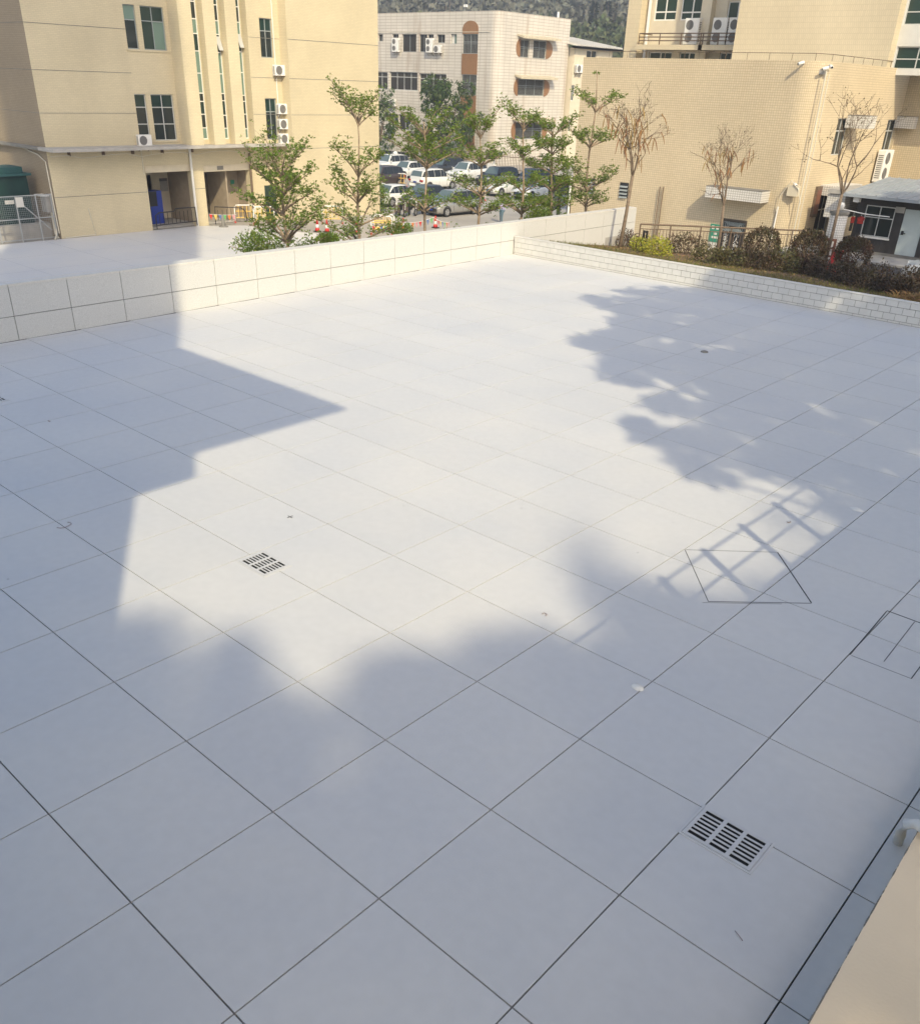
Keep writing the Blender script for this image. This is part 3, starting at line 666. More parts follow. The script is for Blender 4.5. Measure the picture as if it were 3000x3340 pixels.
def casement(y0, y1, z0, z1):
    t = B(); t.quad((XR_ - .08, y0, z1), (XR_ - .08, y1, z1), (XR_ + .22, y1, z0), (XR_ + .22, y0, z0)); t.quad((XR_ - .09, y0, z1), (XR_ - .09, y1, z1), (XR_ + .21, y1, z0), (XR_ + .21, y0, z0)); t.ob('open_casement', M_alu, lb)
casement(32.16, 32.46, 6.1, 6.8); casement(33.66, 33.95, 6.3, 7.0)
B().box(XR_ - .6, XB - .002, 33.99, 34.05, 1.16, TOPZ).ob('pilaster', M_cream, lb)
# wall right of the strips with one window per floor
wB = []
for (pa, pb) in ((c2(400, 780), c2(498, 1108)), (c2(352, 137), c2(470, 460))):
    a = onx(pa, XB); q = onx(pb, XB); wB.append((a[1], max(q[1], a[1] + .85), q[2], a[2]))
wB.append((wB[0][0], wB[0][1], 10.2, 12.2))
wall('wall', M_cream, 'x', XB, -1, 33.99, 36.32, 1.16, TOPZ, wB, .2, lb)
for h in wB: window('x', XB, -1, *h, ((h[0] + h[1]) / 2,), (h[2] + (h[3] - h[2]) * .68,), lb, M_alu_d, panes=[M_glass, M_glass_g])
# projecting right block
yE = onx(c2(1308, 1000), XC)[1]
box('end_block', M_cream, XC - 12, XC, 36.30, yE, LOT, TOPZ, lb)
for z in (2.79, 4.78, 6.86): box('groove', M_conc_d, XC - .01, XC + .006, 36.32, yE, z - .014, z + .014, lb); box('groove', M_conc_d, XB - .01, XB + .005, 34.0, 36.3, z - .012, z + .012, lb)
box('groove', M_conc_d, XC - .01, XC + .006, 36.32, yE, .85, .88, lb)
# ledge between the floors, with pipe and cable
box('ledge', M_conc, XA - .3, XB + .38, ya0 - .30, 36.28, 1.0, 1.155, lb)
box('ledge', M_conc_d, -60, XA - .3, ya0 - .30, ya0 + .1, 1.0, 1.155, lb)
for y in (22.2, 24.2, 26.0, 27.9, 29.9): box('bracket', M_rust, XA + .05, XA + .34, y, y + .05, .72, .99, lb)
cp = [(XA + .3, 21.1 + i * .9, .72 + .05 * math.sin(i * 1.7) - (.10 if i % 4 == 2 else 0)) for i in range(17)]
B().tube(cp, .02, 5).ob('cable', M_cable, lb)
# ground floor
H0, H1 = 26.78, 29.88
O0, O1 = 30.72, 34.17
wall('ground_wall', M_cream, 'x', XA, -1, ya0, 36.3, LOT, 1.0, [(H0, H1, LOT - .1, .05), (O0, O1, LOT - .1, -.05)], .5, lb)
box('groove', M_conc_d, XA - .01, XA + .006, ya0, H0, -1.354, -1.326, lb)
box('groove', M_conc_d, XA - .01, XA + .006, H1 + .05, O0, -1.354, -1.326, lb)
box('lintel', M_plaster, XA - .5, XA - .12, H0, H1, -.33, .04, lb); box('lintel', M_plaster, XA - .5, XA - .06, O0, O1, -.42, -.06, lb)
box('vent', M_conc_d, XA - .06, XA - .04, 31.75, 32.2, -.34, -.12, lb)
box('room_back', M_room, XA - 5.2, XA - 5.0, 25, 36, LOT, .4, lb); box('room_side', M_room, XA - 5.0, XA - .5, 25.0, 25.15, LOT, .4, lb)
box('room_partition', M_room, XA - 3.3, XA - .5, H1 + .3, H1 + .4, LOT, .4, lb); box('room_side', M_room, XA - 5.0, XA - .5, 34.3, 34.5, LOT, .4, lb)
box('ceiling', M_plaster, XA - 5.2, XA - .5, 25, 36, .4, .55, lb)
box('floor', M_conc, XA - 5.2, XA - .3, 25, 36, LOT + .02, LOT + .12, lb)
XI = XA - 3.4
def ipx(pa, pb, X_): p_ = onx(e9(*pa), X_); q_ = onx(e9(*pb), X_); return (p_[1], q_[1], q_[2], p_[2])
gdoor = ipx((520, 205), (665, 760), XI); gdoor = (gdoor[0], gdoor[1], LOT + .2, min(gdoor[3], .2)); dopen = ipx((690, 205), (880, 770), XI); dopen = (max(dopen[0], gdoor[1] + .12), dopen[1], LOT + .12, gdoor[3]); vopen = ipx((150, 245), (275, 480), XI)
inner = wall('inner_wall', M_plaster, 'x', XI, -1, H0 - 1.5, 34.2, LOT + .12, .4, [gdoor, dopen, vopen], .1, lb)
window('x', XI, -1, *gdoor, (), (gdoor[2] + (gdoor[3] - gdoor[2]) * .47,), lb, M_white, M_glass, .04, .07)
h = ipx((375, 292), (500, 330), XI); box('notice_plate', M_acgrille, XI, XI + .04, *h, lb); h = ipx((385, 335), (520, 488), XI); box('notice_board', M_conc, XI, XI + .03, *h, lb)
box('partition', M_room, XA - 2.6, XA - .5, 32.6, 32.7, LOT + .12, .4, lb)
h = ipx((1495, 318), (1555, 378), XA - 1.6); box('sign', M_signgreen, XA - 1.64, XA - 1.6, *h, lb); box('back_panel', M_room, XA - 1.8, XA - 1.65, onx(e9(1255, 300), XA - 1.65)[1], 34.3, LOT + .12, .4, lb)
for y in (H1 - .05, O1 - .02): B().tube([(XA + .1, y, LOT), (XA + .1, y, .9)], .075, 8).ob('rain_pipe', M_pvc if y < 30 else M_rust, lb)
B().tube([(XA + .03, H0 - .12, 1.0), (XA + .03, H0 - .12, -.4)], .03, 6).ob('conduit', M_cable, lb)
B().tube([(XA + .03, 22.9, -2.0), (XA + .03, 23.1, -3.42), (XA + .03, 21.3, -3.44)], .03, 6).ob('conduit', M_cable, lb)
B().tube([(-49, ya0 - .05, 1.0), (-47.2, ya0 - .05, .75), (-46.4, ya0 - .05, .45), (-46.3, ya0 - .05, -3.2)], .035, 6).ob('conduit', M_cable, lb)
o = onx(c2(470, 0), XB); B().tube([(XB + .06, 35.7, TOPZ), (XB + .06, 35.9, 1.2)], .03, 6).ob('rain_pipe', M_pvc, lb)
ov = onx(c2(470, 1600), XA)
box('side_window', M_glass_g, XA - .02, XA + .012, 35.2, 36.1, -3.3, -1.4, lb)

# cabinet standing inside the open ground floor
bc = thing('vending_cabinet', 'blue cabinet with a black front standing inside the open ground floor', 'cabinet', (XA - 1.6, 27.1, LOT))
h = ipx((215, 495), (455, 860), XA - 1.5); box('body', M_blue, XA - 2.2, XA - 1.5, h[0], h[1], LOT + .12, h[3], bc); h = ipx((215, 500), (360, 725), XA - 1.47); box('screen', M_black, XA - 1.5, XA - 1.47, *h, bc)

# ------------------------------------------------------------------ air conditioner units (front faces -Y, back at y = 0)
def ac(twin, name='air_conditioner'):
    t_ = local(thing(name, 'white outdoor air conditioner unit', 'air conditioner', (0, 0, 0)))
    wd, hh, dp = (.92, 1.3, .34) if twin else (.84, .58, .30)
    bm = bmesh.new(); bmesh.ops.create_cube(bm, size=1); bmesh.ops.scale(bm, vec=(wd, dp, hh), verts=bm.verts); bmesh.ops.translate(bm, vec=(0, -dp / 2 - .08, hh / 2), verts=bm.verts)
    bmesh.ops.bevel(bm, geom=bm.edges[:], offset=.02, segments=1, affect='EDGES'); me = bpy.data.meshes.new('cabinet'); bm.to_mesh(me); bm.free(); meshob('cabinet', me, M_white, t_)
    for k in range(2 if twin else 1):
        zc = hh * (.27 + .47 * k) if twin else hh * .5; r = .24; yf = -dp - .085
        b = B(); n = 18
        for ring in (.98, .72, .46, .2):
            pts = [(-.13 + r * ring * math.cos(6.283 * j / n), yf, zc + r * ring * math.sin(6.283 * j / n)) for j in range(n + 1)]; b.tube(pts, .008, 4, False)
        b.ob('fan_guard', M_acgrille, t_)
        d = B(); d.v = [(-.13, yf + .003, zc)] + [(-.13 + r * math.cos(6.283 * j / n), yf + .003, zc + r * math.sin(6.283 * j / n)) for j in range(n)]; d.f = [(0, 1 + (j + 1) % n, 1 + j) for j in range(n)]
        d.ob('fan', M_acgrille, t_)
    b = B(); nl = 12
    for j in range(nl): z = hh * (.12 + .76 * j / nl); b.box(wd / 2 - .002, wd / 2 + .006, -dp * .8 - .08, -.14, z, z + hh * .03)
    b.ob('side_louvre', M_acgrille, t_); b = B()
    for j in range(nl): z = hh * (.12 + .76 * j / nl); b.box(-wd / 2 - .006, -wd / 2 + .002, -dp * .8 - .08, -.14, z, z + hh * .03)
    b.ob('side_louvre', M_acgrille, t_)
    b = B()
    for x in (-wd * .35, wd * .35): b.box(x - .02, x + .02, -dp - .1, 0, -.04, -.001); b.bar((x, -.02, -.3), (x, -dp, -.05), .025)
    b.ob('bracket', M_rust, t_)
    B().tube([(wd / 2 - .05, -.1, .15), (wd / 2 + .06, -.06, .1), (wd / 2 + .08, -.02, -.15), (wd / 2 + .05, .0, -.5)], .018, 5).ob('hose', M_cable, t_)
    return t_
ac1, u1 = ac(False), []; ac2, u2 = ac(True), []
def put1(loc, rz, lab, g): return placed(ac1, u1, loc, rz, lab, g)
def put2(loc, rz, lab, g): return placed(ac2, u2, loc, rz, lab, g)
q = onx(c1(1130, 1150), XA); put1((XA, q[1], q[2]), R(90), 'outdoor air conditioner below the small lower window of the factory block', 'units on the factory block')
GF = 'units beside the slit windows of the factory block'
q = onx(c2(505, 600), XB); put1((XB, 36.0, q[2]), R(90), 'single outdoor air conditioner below the upper window, above a stack of three', GF)
for k, (py, lab) in enumerate(((905, 'topmost of three stacked air conditioners right of the slit windows'), (1025, 'middle one of three stacked air conditioners right of the slit windows'), (1140, 'lowest of three stacked air conditioners right of the slit windows'))):
    q = onx(c2(530, py), XB); put1((XB, 36.1, q[2]), R(90), lab, GF)

# transformer kiosk, cage and clutter at the left edge
pk = onz(c1(-30, 1830), LOT); 
tk = thing('transformer_kiosk', 'dark green metal kiosk with a teal roof inside a mesh cage', 'kiosk', (-49.5, 18.8, LOT))
K0, K1 = onx(c1(0, 1700), -47.8)[1] - 2.0, onx(c1(230, 1500), -47.8)[1]
zr = onx(c1(100, 1390), -47.8)[2]
box('plinth', M_conc, -49.8, -47.3, K0 - .3, K1 + 1.2, LOT, LOT + .75, tk)
box('body', M_green, -49.6, -47.8, K0, K1, LOT + .75, zr, tk)
rb = B(); rb.prism([(-49.8, K0 - .2), (-47.6, K0 - .2), (-47.6, K1 + .2), (-49.8, K1 + .2)], zr, zr + .12); rb.prism([(-49.6, K0), (-47.75, K0), (-47.95, K1 - .1), (-49.5, K1 - .1)], zr + .12, zr + .42); rb.ob('roof', M_teal, tk)
for y in (K0 + 1.0, K0 + 2.0): box('door_seam', M_black, -47.8, -47.795, y - .012, y + .012, LOT + .8, zr - .1, tk)
box('notice', M_paper, -47.8, -47.79, K1 - 1.45, K1 - .95, zr - 1.4, zr - 1.2, tk)
cg = thing('mesh_cage', 'galvanised mesh fence panel with a diagonal brace', 'fence', (-46.6, 19, LOT))
YC0, YC1, ZC = 14.8, 21.0, onx(c1(150, 1550), -46.4)[2]
for y in (15.2, 17.85, 19.0, 20.1, 20.95): B().box(-46.43, -46.37, y - .03, y + .03, LOT, ZC).ob('post', M_steel, cg)
for z in (ZC, onx(c1(150, 1735), -46.4)[2], LOT + .12): B().box(-46.425, -46.375, YC0, YC1, z - .025, z + .025).ob('rail', M_steel, cg)
B().bar((-46.4, 19.0, ZC - .1), (-46.4, 20.7, LOT + .5), .05).ob('brace', M_steel, cg)
mb = B()
for i in range(62): y = YC0 + i * .1; mb.box(-46.402, -46.398, y - .004, y + .004, LOT + .12, ZC)
for i in range(22): z = LOT + .15 + i * .1; mb.box(-46.4035, -46.3995, YC0, YC1, z - .004, z + .004)
tag(mb.ob('wire_mesh', M_steel, cg), kind='stuff')
for y in (17.5, 19.0): box('notice', M_paper, -46.36, -46.355, y, y + .4, ZC - .55, ZC - .05, cg)
mbx = thing('meter_box', 'pale meter box on the dark end wall inside the cage', 'meter box', (-46.8, 20.8, -2))
q = ony(c1(400, 1560), ya0); box('body', M_conc, -47.2, -46.6, ya0 - .35, ya0 - .02, q[2] - .75, q[2] + .05, mbx); box('lid', M_white, -47.6, -46.55, ya0 - .5, ya0 - .02, q[2] + .06, q[2] + .11, mbx)
pb = B()
for k in range(3): pb.tube([(-46.9 + .12 * k, ya0 - .06 - .03 * k, q[2] - .7), (-46.7 + .1 * k, ya0 - .1, q[2] - 1.3), (-46.5 + .1 * k, ya0 - .2, LOT + .3), (-46.2 + .15 * k, ya0 - .15 - .2 * k, LOT + .06)], .035, 6)
pb.ob('conduits', M_cable, mbx)

# ================================================================== MIDDLE BUILDING
YM, XM = 83.0, -67.2
mbd = thing('office_block', 'pale long tiled office block with a brown arched window strip', 'building', (-75, 85, LOT))
ZT = 11.75
def my(f, a, b_): p = ony(f(*a), YM); q = ony(f(*b_), YM); return (p[0], q[0], q[2], p[2])
def mx_(f, a, b_): p = onx(f(*a), XM); q = onx(f(*b_), XM); return (p[1], q[1], q[2], p[2])
arch = my(e7, (1250, 215), (1465, 495)); arch2 = my(e7, (1230, 785), (1440, 1085)); arch3 = my(e7, (1230, 1405), (1415, 1655))
ax0, ax1 = arch[0], arch[1]
top_w = [my(e7, (60, 215), (125, 318)), my(e7, (258, 215), (345, 318)), my(e7, (395, 215), (595, 470)), my(e7, (640, 220), (748, 468)), my(e7, (758, 220), (840, 330)), my(e7, (890, 222), (1000, 342)), my(e7, (1085, 215), (1165, 355))]
mid_w = [my(e7, (-160, 742), (190, 1000)), my(e7, (218, 745), (610, 1020)), my(e7, (638, 770), (1015, 1050))]
low_w = [my(e7, (205, 1345), (340, 1570)), my(e7, (348, 1348), (515, 1580))]
gnd_w = [my(c3, (110, 1190), (330, 1290))]
bands = [arch, arch2, arch3]
bands = [(ax0 + .05, ax1 - .05, b[2], b[3]) for b in bands]
wall('wall', M_strip, 'y', YM, 1, -96, XM - 1.0, LOT, ZT, top_w + mid_w + low_w + gnd_w + bands, .25, mbd)
# rounded corner
cb = B(); n = 8; k = 0
for i in range(n + 1):
    t = -math.pi / 2 + math.pi / 2 * i / n; x = XM - 1.0 + math.cos(t); y = YM + 1.0 + math.sin(t); cb.v += [(x, y, LOT), (x, y, ZT)]
for i in range(n): cb.f.append((2 * i, 2 * i + 2, 2 * i + 3, 2 * i + 1))
cb.ob('corner', M_strip, mbd, smooth=True)
yME = onx(c3(1615, 160), XM)[1]
oval = [(mx_(c3, (1183, 300), (1462, 470)), mx_(c3, (1215, 312), (1278, 455)), mx_(c3, (1320, 318), (1412, 466))), (mx_(c3, (1163, 622), (1438, 768)), mx_(c3, (1195, 625), (1395, 760)), None), (mx_(c3, (1142, 968), (1420, 1105)), mx_(c3, (1175, 972), (1380, 1100)), None)]
rh = []
for ov_, a, b_ in oval:
    rh.append(a)
    if b_: rh.append(b_)
wall('wall', M_strip, 'x', XM, -1, YM + 1.0, yME, LOT, ZT, rh, .25, mbd)
box('roof', M_conc, -96, XM - .3, YM + .3, yME, ZT - .6, ZT - .4, mbd)
box('back_wall', M_strip, -96, XM - .02, yME - .2, yME - .01, LOT, ZT - .01, mbd)
# window strip with brown tile, arched at the top
def ypatch(pts, y, name, m):
    b = B(); n = len(pts); b.v = [(x, y - .05, z) for x, z in pts] + [(x, y + .001, z) for x, z in pts]; b.f = [tuple(range(n))]
    for i in range(n): j = (i + 1) % n; b.f.append((i, i + n, j + n, j))
    return b.ob(name, m, mbd)
xa, xb = ax0 + .02, ax1 - .02; cx = (xa + xb) / 2; rr = (xb - xa) / 2; zt = ony(e7(1360, 25), YM)[2]
pts = [(xa, arch[3] + .01), (xb, arch[3] + .01)] + [(cx + rr * math.cos(math.pi * i / 14), max(arch[3] + .02, zt - (zt - arch[3] - .5) + (zt - arch[3] - .5) * math.sin(math.pi * i / 14))) for i in range(15)]
ypatch(pts, YM, 'arch_panel', M_redtile)
box('spandrel', M_redtile, xa, xb, YM - .05, YM + .01, arch2[3] + .01, arch[2] - .01, mbd); box('spandrel', M_redtile, xa, xb, YM - .05, YM + .01, arch3[3] + .01, arch2[2] - .01, mbd)
box('spandrel', M_redtile, xa, xb, YM - .05, YM + .01, arch3[2] - 1.3, arch3[2] - .01, mbd)
for h in bands:
    wdw = window('y', YM, 1, *h, ((h[0] + h[1]) / 2,), (h[2] + (h[3] - h[2]) * .6,), mbd, M_alu_d, M_dark, .15)
    sub(bars('y', YM, 1, h[0], h[1], h[2], h[3], .2, None), wdw)
def even(h, n): return tuple(h[0] + (h[1] - h[0]) * k / n for k in range(1, n))
for i, h in enumerate(top_w): window('y', YM, 1, *h, even(h, 2), (), mbd, M_alu_d, depth=.2, panes=[M_dark, M_dark] if i != 6 else [M_curtain, M_glass_l])
for h, n in zip(mid_w, (4, 4, 4)): window('y', YM, 1, *h, even(h, n), (h[2] + (h[3] - h[2]) * .72,), mbd, M_alu, depth=.2, fw_=.07, panes=[M_dark, mat('dim_glass', (.05, .045, .038), .15)])
for h in low_w: window('y', YM, 1, *h, even(h, 2), (), mbd, M_alu, depth=.2, panes=[M_dark, M_glass])
for h in gnd_w: window('y', YM, 1, *h, even(h, 3), (), mbd, M_alu, depth=.2)
for ov_, a, b_ in oval:
    y0, y1, z0, z1 = ov_; cz = (z0 + z1) / 2; hh = (z1 - z0) / 2; r = hh
    for side, e in ((-1, a[0]), (1, (b_ or a)[1])):
        yo = y0 if side < 0 else y1; r_ = abs(e - yo); b = B()
        prof = [(e, cz - hh)] + [(e + side * r_ * math.sin(math.pi * i / 12), cz - hh * math.cos(math.pi * i / 12)) for i in range(13)] + [(e, cz + hh)]
        n = len(prof); b.v = [(XM + .05, u, z) for u, z in prof] + [(XM - .001, u, z) for u, z in prof]; b.f = [tuple(range(n)) if side > 0 else tuple(reversed(range(n)))]
        for i in range(n): j = (i + 1) % n; b.f.append((i, j, j + n, i + n))
        b.ob('oval_panel', M_redtile, mbd)
    for h in ([a, b_] if b_ else [a]):
        wdw = window('x', XM, -1, *h, even(h, 2 if b_ else 3), (h[2] + (h[3] - h[2]) * .6,), mbd, M_alu_d, M_dark, .15)
        sub(bars('x', XM, -1, h[0], h[1], h[2], h[3], .22, None), wdw)
    aw = B(); aw.v = [(XM, y0 + .1, z1 + .25), (XM, y1 + .3, z1 + .25), (XM + 1.0, y1 + .3, z1 - .0), (XM + 1.0, y0 + .1, z1 - .0), (XM, y0 + .1, z1 + .40), (XM, y1 + .3, z1 + .40), (XM + 1.0, y1 + .3, z1 + .20), (XM + 1.0, y0 + .1, z1 + .20)]
    aw.f = [(3, 2, 1, 0), (4, 5, 6, 7), (0, 1, 5, 4), (1, 2, 6, 5), (2, 3, 7, 6), (3, 0, 4, 7)]; aw.ob('awning', mat('awning_sheet', (.50, .44, .32), .7, var=.15), mbd)
B().tube([(-96, YM - .04, ony(e7(1500, 190), YM)[2]), (XM - 1.2, YM - .04, ony(e7(1700, 185), YM)[2])], .03, 5).ob('conduit', M_cable, mbd)
sgn = ony(e7(200, 110), YM)
GM = 'units on the office block'
for (f, px, twin, lab) in ((e7, (330, 470), 2, 'tall twin outdoor unit between the small top windows of the office block'), (e7, (810, 480), 2, 'tall twin outdoor unit below the narrow top window, beside a square unit'), (e7, (925, 485), 1, 'square outdoor unit right of a tall unit on the top floor of the office block'), (e7, (285, 1238), 1, 'single outdoor unit below the long middle window row of the office block'), (e7, (862, 1300), 2, 'tall twin outdoor unit above the dark mango tree'), (e7, (270, 1572), 1, 'outdoor unit under the left lower window of the office block'), (e7, (575, 1590), 1, 'outdoor unit beside the right lower window of the office block')):
    q = ony(f(*px), YM); s = 2.0 if twin == 1 else 1.55
    o = (put1 if twin == 1 else put2)((q[0], YM, q[2]), 0, lab, GM); o.scale = (1.3, 1.2, 1.3) if twin == 1 else (1.15, 1.1, 1.1)
rl = thing('roof_camera', 'small white camera on the office block roof edge', 'camera', tuple(ony(c3(770, 75), YM + .4)))
q = ony(c3(770, 75), YM + .4); B().tube([(q[0], YM + .4, ZT - .4), (q[0], YM + .4, q[2] + .3)], .03, 5).ob('pole', M_steel, rl); box('body', M_white, q[0] - .12, q[0] + .35, YM + .3, YM + .5, q[2] + .25, q[2] + .5, rl)
q = onx(c3(1512, 140), XM - .3); B().tube([(XM - .3, q[1], ZT - .45), (XM - .3, q[1], q[2] + .6)], .14, 6).ob('vent_stub', M_white, None, 'short white vent pipe on the office block roof', 'vent pipe')

# cream building with ribbed roof behind it
XK = -66.5
bb_ = thing('annex_building', 'cream building with a ribbed metal roof behind the office block', 'building', (XK, 100, LOT))
ye0, ye1 = 96.3, onx(c4(480, 440), XK)[1]; ze = onx(c4(300, 385), XK)[2]
a = onx(c4(130, 390), XK); q = onx(c4(176, 500), XK); a2 = onx(c4(278, 398), XK); q2 = onx(c4(352, 470), XK); a3 = onx(c4(108, 672), XK); q3 = onx(c4(172, 800), XK); a4 = onx(c4(80, 950), XK); q4 = onx(c4(145, 1045), XK)
hk = [(a[1], q[1], q[2], a[2]), (a2[1], q2[1], q2[2], a2[2]), (a3[1], q3[1], q3[2], a3[2]), (a4[1], q4[1], q4[2], a4[2])]
hk = [(max(h[0], ye0 + .05), h[1], h[2], h[3]) for h in hk]
wall('wall', M_plaster, 'x', XK, -1, ye0, ye1, LOT, ze, hk, .2, bb_)
for h in hk: window('x', XK, -1, *h, even(h, 2), (), bb_, M_white)
wall('end_wall', M_plaster, 'y', ye0, 1, XK - 10, XK, LOT, ze, (), .1, bb_)
rf = B(); yr = ye0 - .6
for i in range(46):
    y = yr + i * (ye1 + 1.2 - yr) / 46; w_ = (ye1 + 1.2 - yr) / 46
    rf.quad((XK + .7, y, ze + .15), (XK + .7, y + w_ * .5, ze + .15), (XK - 7, y + w_ * .5, ze + 1.3), (XK - 7, y, ze + 1.3)); rf.quad((XK + .7, y + w_ * .5, ze + .15), (XK + .7, y + w_, ze + .25), (XK - 7, y + w_, ze + 1.4), (XK - 7, y + w_ * .5, ze + 1.3))
rf.ob('roof', M_conc, bb_)
for i in range(24):
    y = yr + (i + .5) * (ye1 + 1.2 - yr) / 24; B().bar((XK + .72, y, ze + .26), (XK - 7, y, ze + 1.42), .10, .14).ob('roof_rib', M_stone_cap, bb_); box('eave', M_white, XK + .0, XK + .72, yr, ye1 + 1.2, ze - .05, ze + .14, bb_)
q = onx(c4(150, 575), XK); o = put1((XK, max(q[1], ye0 + .8), q[2]), R(90), 'outdoor unit under the upper window of the cream annex', 'units on the annex'); o.scale = (1.5, 1.3, 1.5)

# ================================================================== RIGHT BUILDING
YW, XF = 40.0, -12.3
rbd = thing('mosaic_hall', 'yellow mosaic tiled hall with a rounded corner', 'building', (-18, 42, LOT))
ZR = 6.26
xl = ony(c4(240, 600), YW)[0]; xfe = XF - 1.1
b = B(); n = 10
# door hole in the front wall
dr = [ony(e4(*p), YW) for p in ((1245, 690), (1620, 735), (1540, 1205))]
dx0, dx1, dzt = dr[0][0], dr[1][0], (dr[0][2] + dr[1][2]) / 2
wall('front_wall', M_mosaic, 'y', YW, 1, xl, xfe, LOT, ZR, [(dx0, dx1, LOT - .1, dzt)], .25, rbd)
for i in range(n + 1):
    t = -math.pi / 2 + math.pi / 2 * i / n; x = xfe + 1.1 * math.cos(t); y = YW + 1.1 + 1.1 * math.sin(t); b.v += [(x, y, LOT), (x, y, ZR)]
for i in range(n): b.f.append((2 * i, 2 * i + 2, 2 * i + 3, 2 * i + 1))
b.ob('corner', M_mosaic, rbd, smooth=True)
yin = onx(c5(1745, 620), XF)[1]
w1 = [onx(e10(*p), XF) for p in ((728, 830), (860, 1335))]; w2 = [onx(e10(*p), XF) for p in ((1400, 850), (1470, 1305))]
sw = []
for (a, q), wd in ((w1, 1.15), (w2, 1.15)): sw.append((a[1], a[1] + wd * 1.25, q[2], a[2] - .05))
doorR = [onx(e5(345, 330), XF), onx(e5(240, 900), XF)]
sw.append((doorR[0][1], doorR[0][1] + 1.7, -1.32, doorR[0][2]))
wall('side_wall', M_mosaic, 'x', XF, -1, YW + 1.1, yin, LOT, ZR, sw, .25, rbd)
for h in sw: window('x', XF, -1, *h, even(h, 2), (h[2] + (h[3] - h[2]) * .66,), rbd, M_alu, M_glass if h[2] > -1 else M_dark, .15)
for h, (pa, pb) in zip(sw[:2], (((850, 808), (1112, 985)), ((1515, 822), (1722, 985)))):
    ys0 = onx(e10(*pa), XF)[1]; f0 = ony(e10(*pa), ys0); f1 = ony(e10(*pb), ys0); box('sunshade', M_mosaic_w, XF - .05, f1[0], ys0, ys0 + .9, (f1[2] + ony(e10(pa[0], pb[1]), ys0)[2]) / 2, f0[2], rbd)
    box('sunshade_top', M_conc_d, XF - .05, f1[0] + .01, ys0 - .01, ys0 + .9, f0[2] + .002, f0[2] + .03, rbd)
box('sunshade', M_mosaic_w, XF, XF + 1.0, sw[2][0] - .2, sw[2][1] + .7, sw[2][3] - .02, sw[2][3] + .42, rbd)
wall('rear_wing_wall', M_mosaic, 'y', yin, 1, XF, 16, LOT, ZR, (), .1, rbd)
wall('left_wall', M_mosaic, 'x', xl, 1, YW, YW + 14, LOT, ZR, (), .1, rbd)
box('roof', M_conc, xl + .01, XF - .15, YW + .3, 62, ZR - .5, ZR - .3, rbd)
# door and canopy
box('door_recess', M_dark, dx0, dx1, YW + .26, YW + .3, LOT, dzt, rbd)
dw = (dx1 - dx0 - .16) / 2
for k in range(2): box('door_leaf', mat('bronze_door', (.085, .068, .055), .45, metal=.3), dx0 + .07 + k * (dw + .02), dx0 + .07 + k * (dw + .02) + dw, YW + .1, YW + .15, LOT, dzt - .62, rbd)
gr_ = B(); z0, z1 = dzt - .55, dzt - .1
for i in range(4):
    e = i * .09; gr_.box(dx0 + .1 + e, dx1 - .1 - e, YW + .06, YW + .09, z0 + .02 + e * .5, z0 + .05 + e * .5); gr_.box(dx0 + .1 + e, dx1 - .1 - e, YW + .06, YW + .09, z1 - .05 - e * .5, z1 - .02 - e * .5); gr_.box(dx0 + .1 + e, dx0 + .13 + e, YW + .062, YW + .088, z0, z1); gr_.box(dx1 - .13 - e, dx1 - .1 - e, YW + .062, YW + .088, z0, z1)
gr_.ob('transom_grille', M_alu_d, rbd)
fr = B(); fr.box(dx0 - .02, dx0 + .07, YW - .02, YW + .2, LOT, dzt + .02); fr.box(dx1 - .07, dx1 + .02, YW - .02, YW + .2, LOT, dzt + .02); fr.box(dx0 + .07, dx1 - .07, YW - .02, YW + .2, dzt - .08, dzt + .02); fr.box(dx0 + .07, dx1 - .07, YW - .018, YW + .19, dzt - .62, dzt - .56); fr.ob('door_frame', mat('bronze_door', (.085, .068, .055)), rbd)
yc = YW - .85
ca = ony(c4(1228, 1480), yc); cbm = ony(c4(1222, 1567), yc); cr = ony(c6(478, 350), yc)
box('canopy', M_mosaic_w, ca[0], cr[0], yc, YW - .002, cbm[2], ca[2], rbd); box('canopy_top', M_conc_d, ca[0] - .01, cr[0] + .01, yc - .01, YW - .003, ca[2] + .002, ca[2] + .03, rbd)
# signs on the doors
def textmesh(s, size, m, parent, mw, vertical=False):
    try:
        c = bpy.data.curves.new('lettering', 'FONT'); c.body = s; c.size = size; c.align_x = 'CENTER'; c.extrude = .002; c.space_line = .95
        o = bpy.data.objects.new('lettering', c); link(o); dg = bpy.context.evaluated_depsgraph_get(); me = bpy.data.meshes.new_from_object(o.evaluated_get(dg)); bpy.data.objects.remove(o)
        if len(me.polygons) == 0: return None
        me.transform(mw); return meshob('lettering', me, m, parent)
    except Exception as ex: print('text', ex)
for k, (s, px) in enumerate((('配\n电\n重\n地', e4(1315, 865)), ('闲\n人\n免\n进', e4(1478, 890)))):
    q = ony(px, YW + .09); sg = thing('door_sign', ('narrow dark plate with white characters on the left bronze door leaf', 'narrow dark plate with white characters on the right bronze door leaf')[k], 'sign', (q[0], YW + .09, q[2]), 'signs on the bronze doors')
    box('plate', M_black, q[0] - .16, q[0] + .16, YW + .082, YW + .098, q[2] - 1.18, q[2] + .06, sg)
    textmesh(s, .29, M_white, sg, Matrix.Translation((q[0], YW + .078, q[2] - .22)) @ Matrix.Rotation(math.pi / 2, 4, 'X'))
q = ony(e4(1140, 905), YW - .02); sg = thing('restroom_sign', 'green sign with white figures on the mosaic wall', 'sign', (q[0], YW, q[2]))
box('plate', M_signgreen, q[0] - .27, q[0] + .27, YW - .04, YW - .005, q[2] - .42, q[2] + .40, sg)
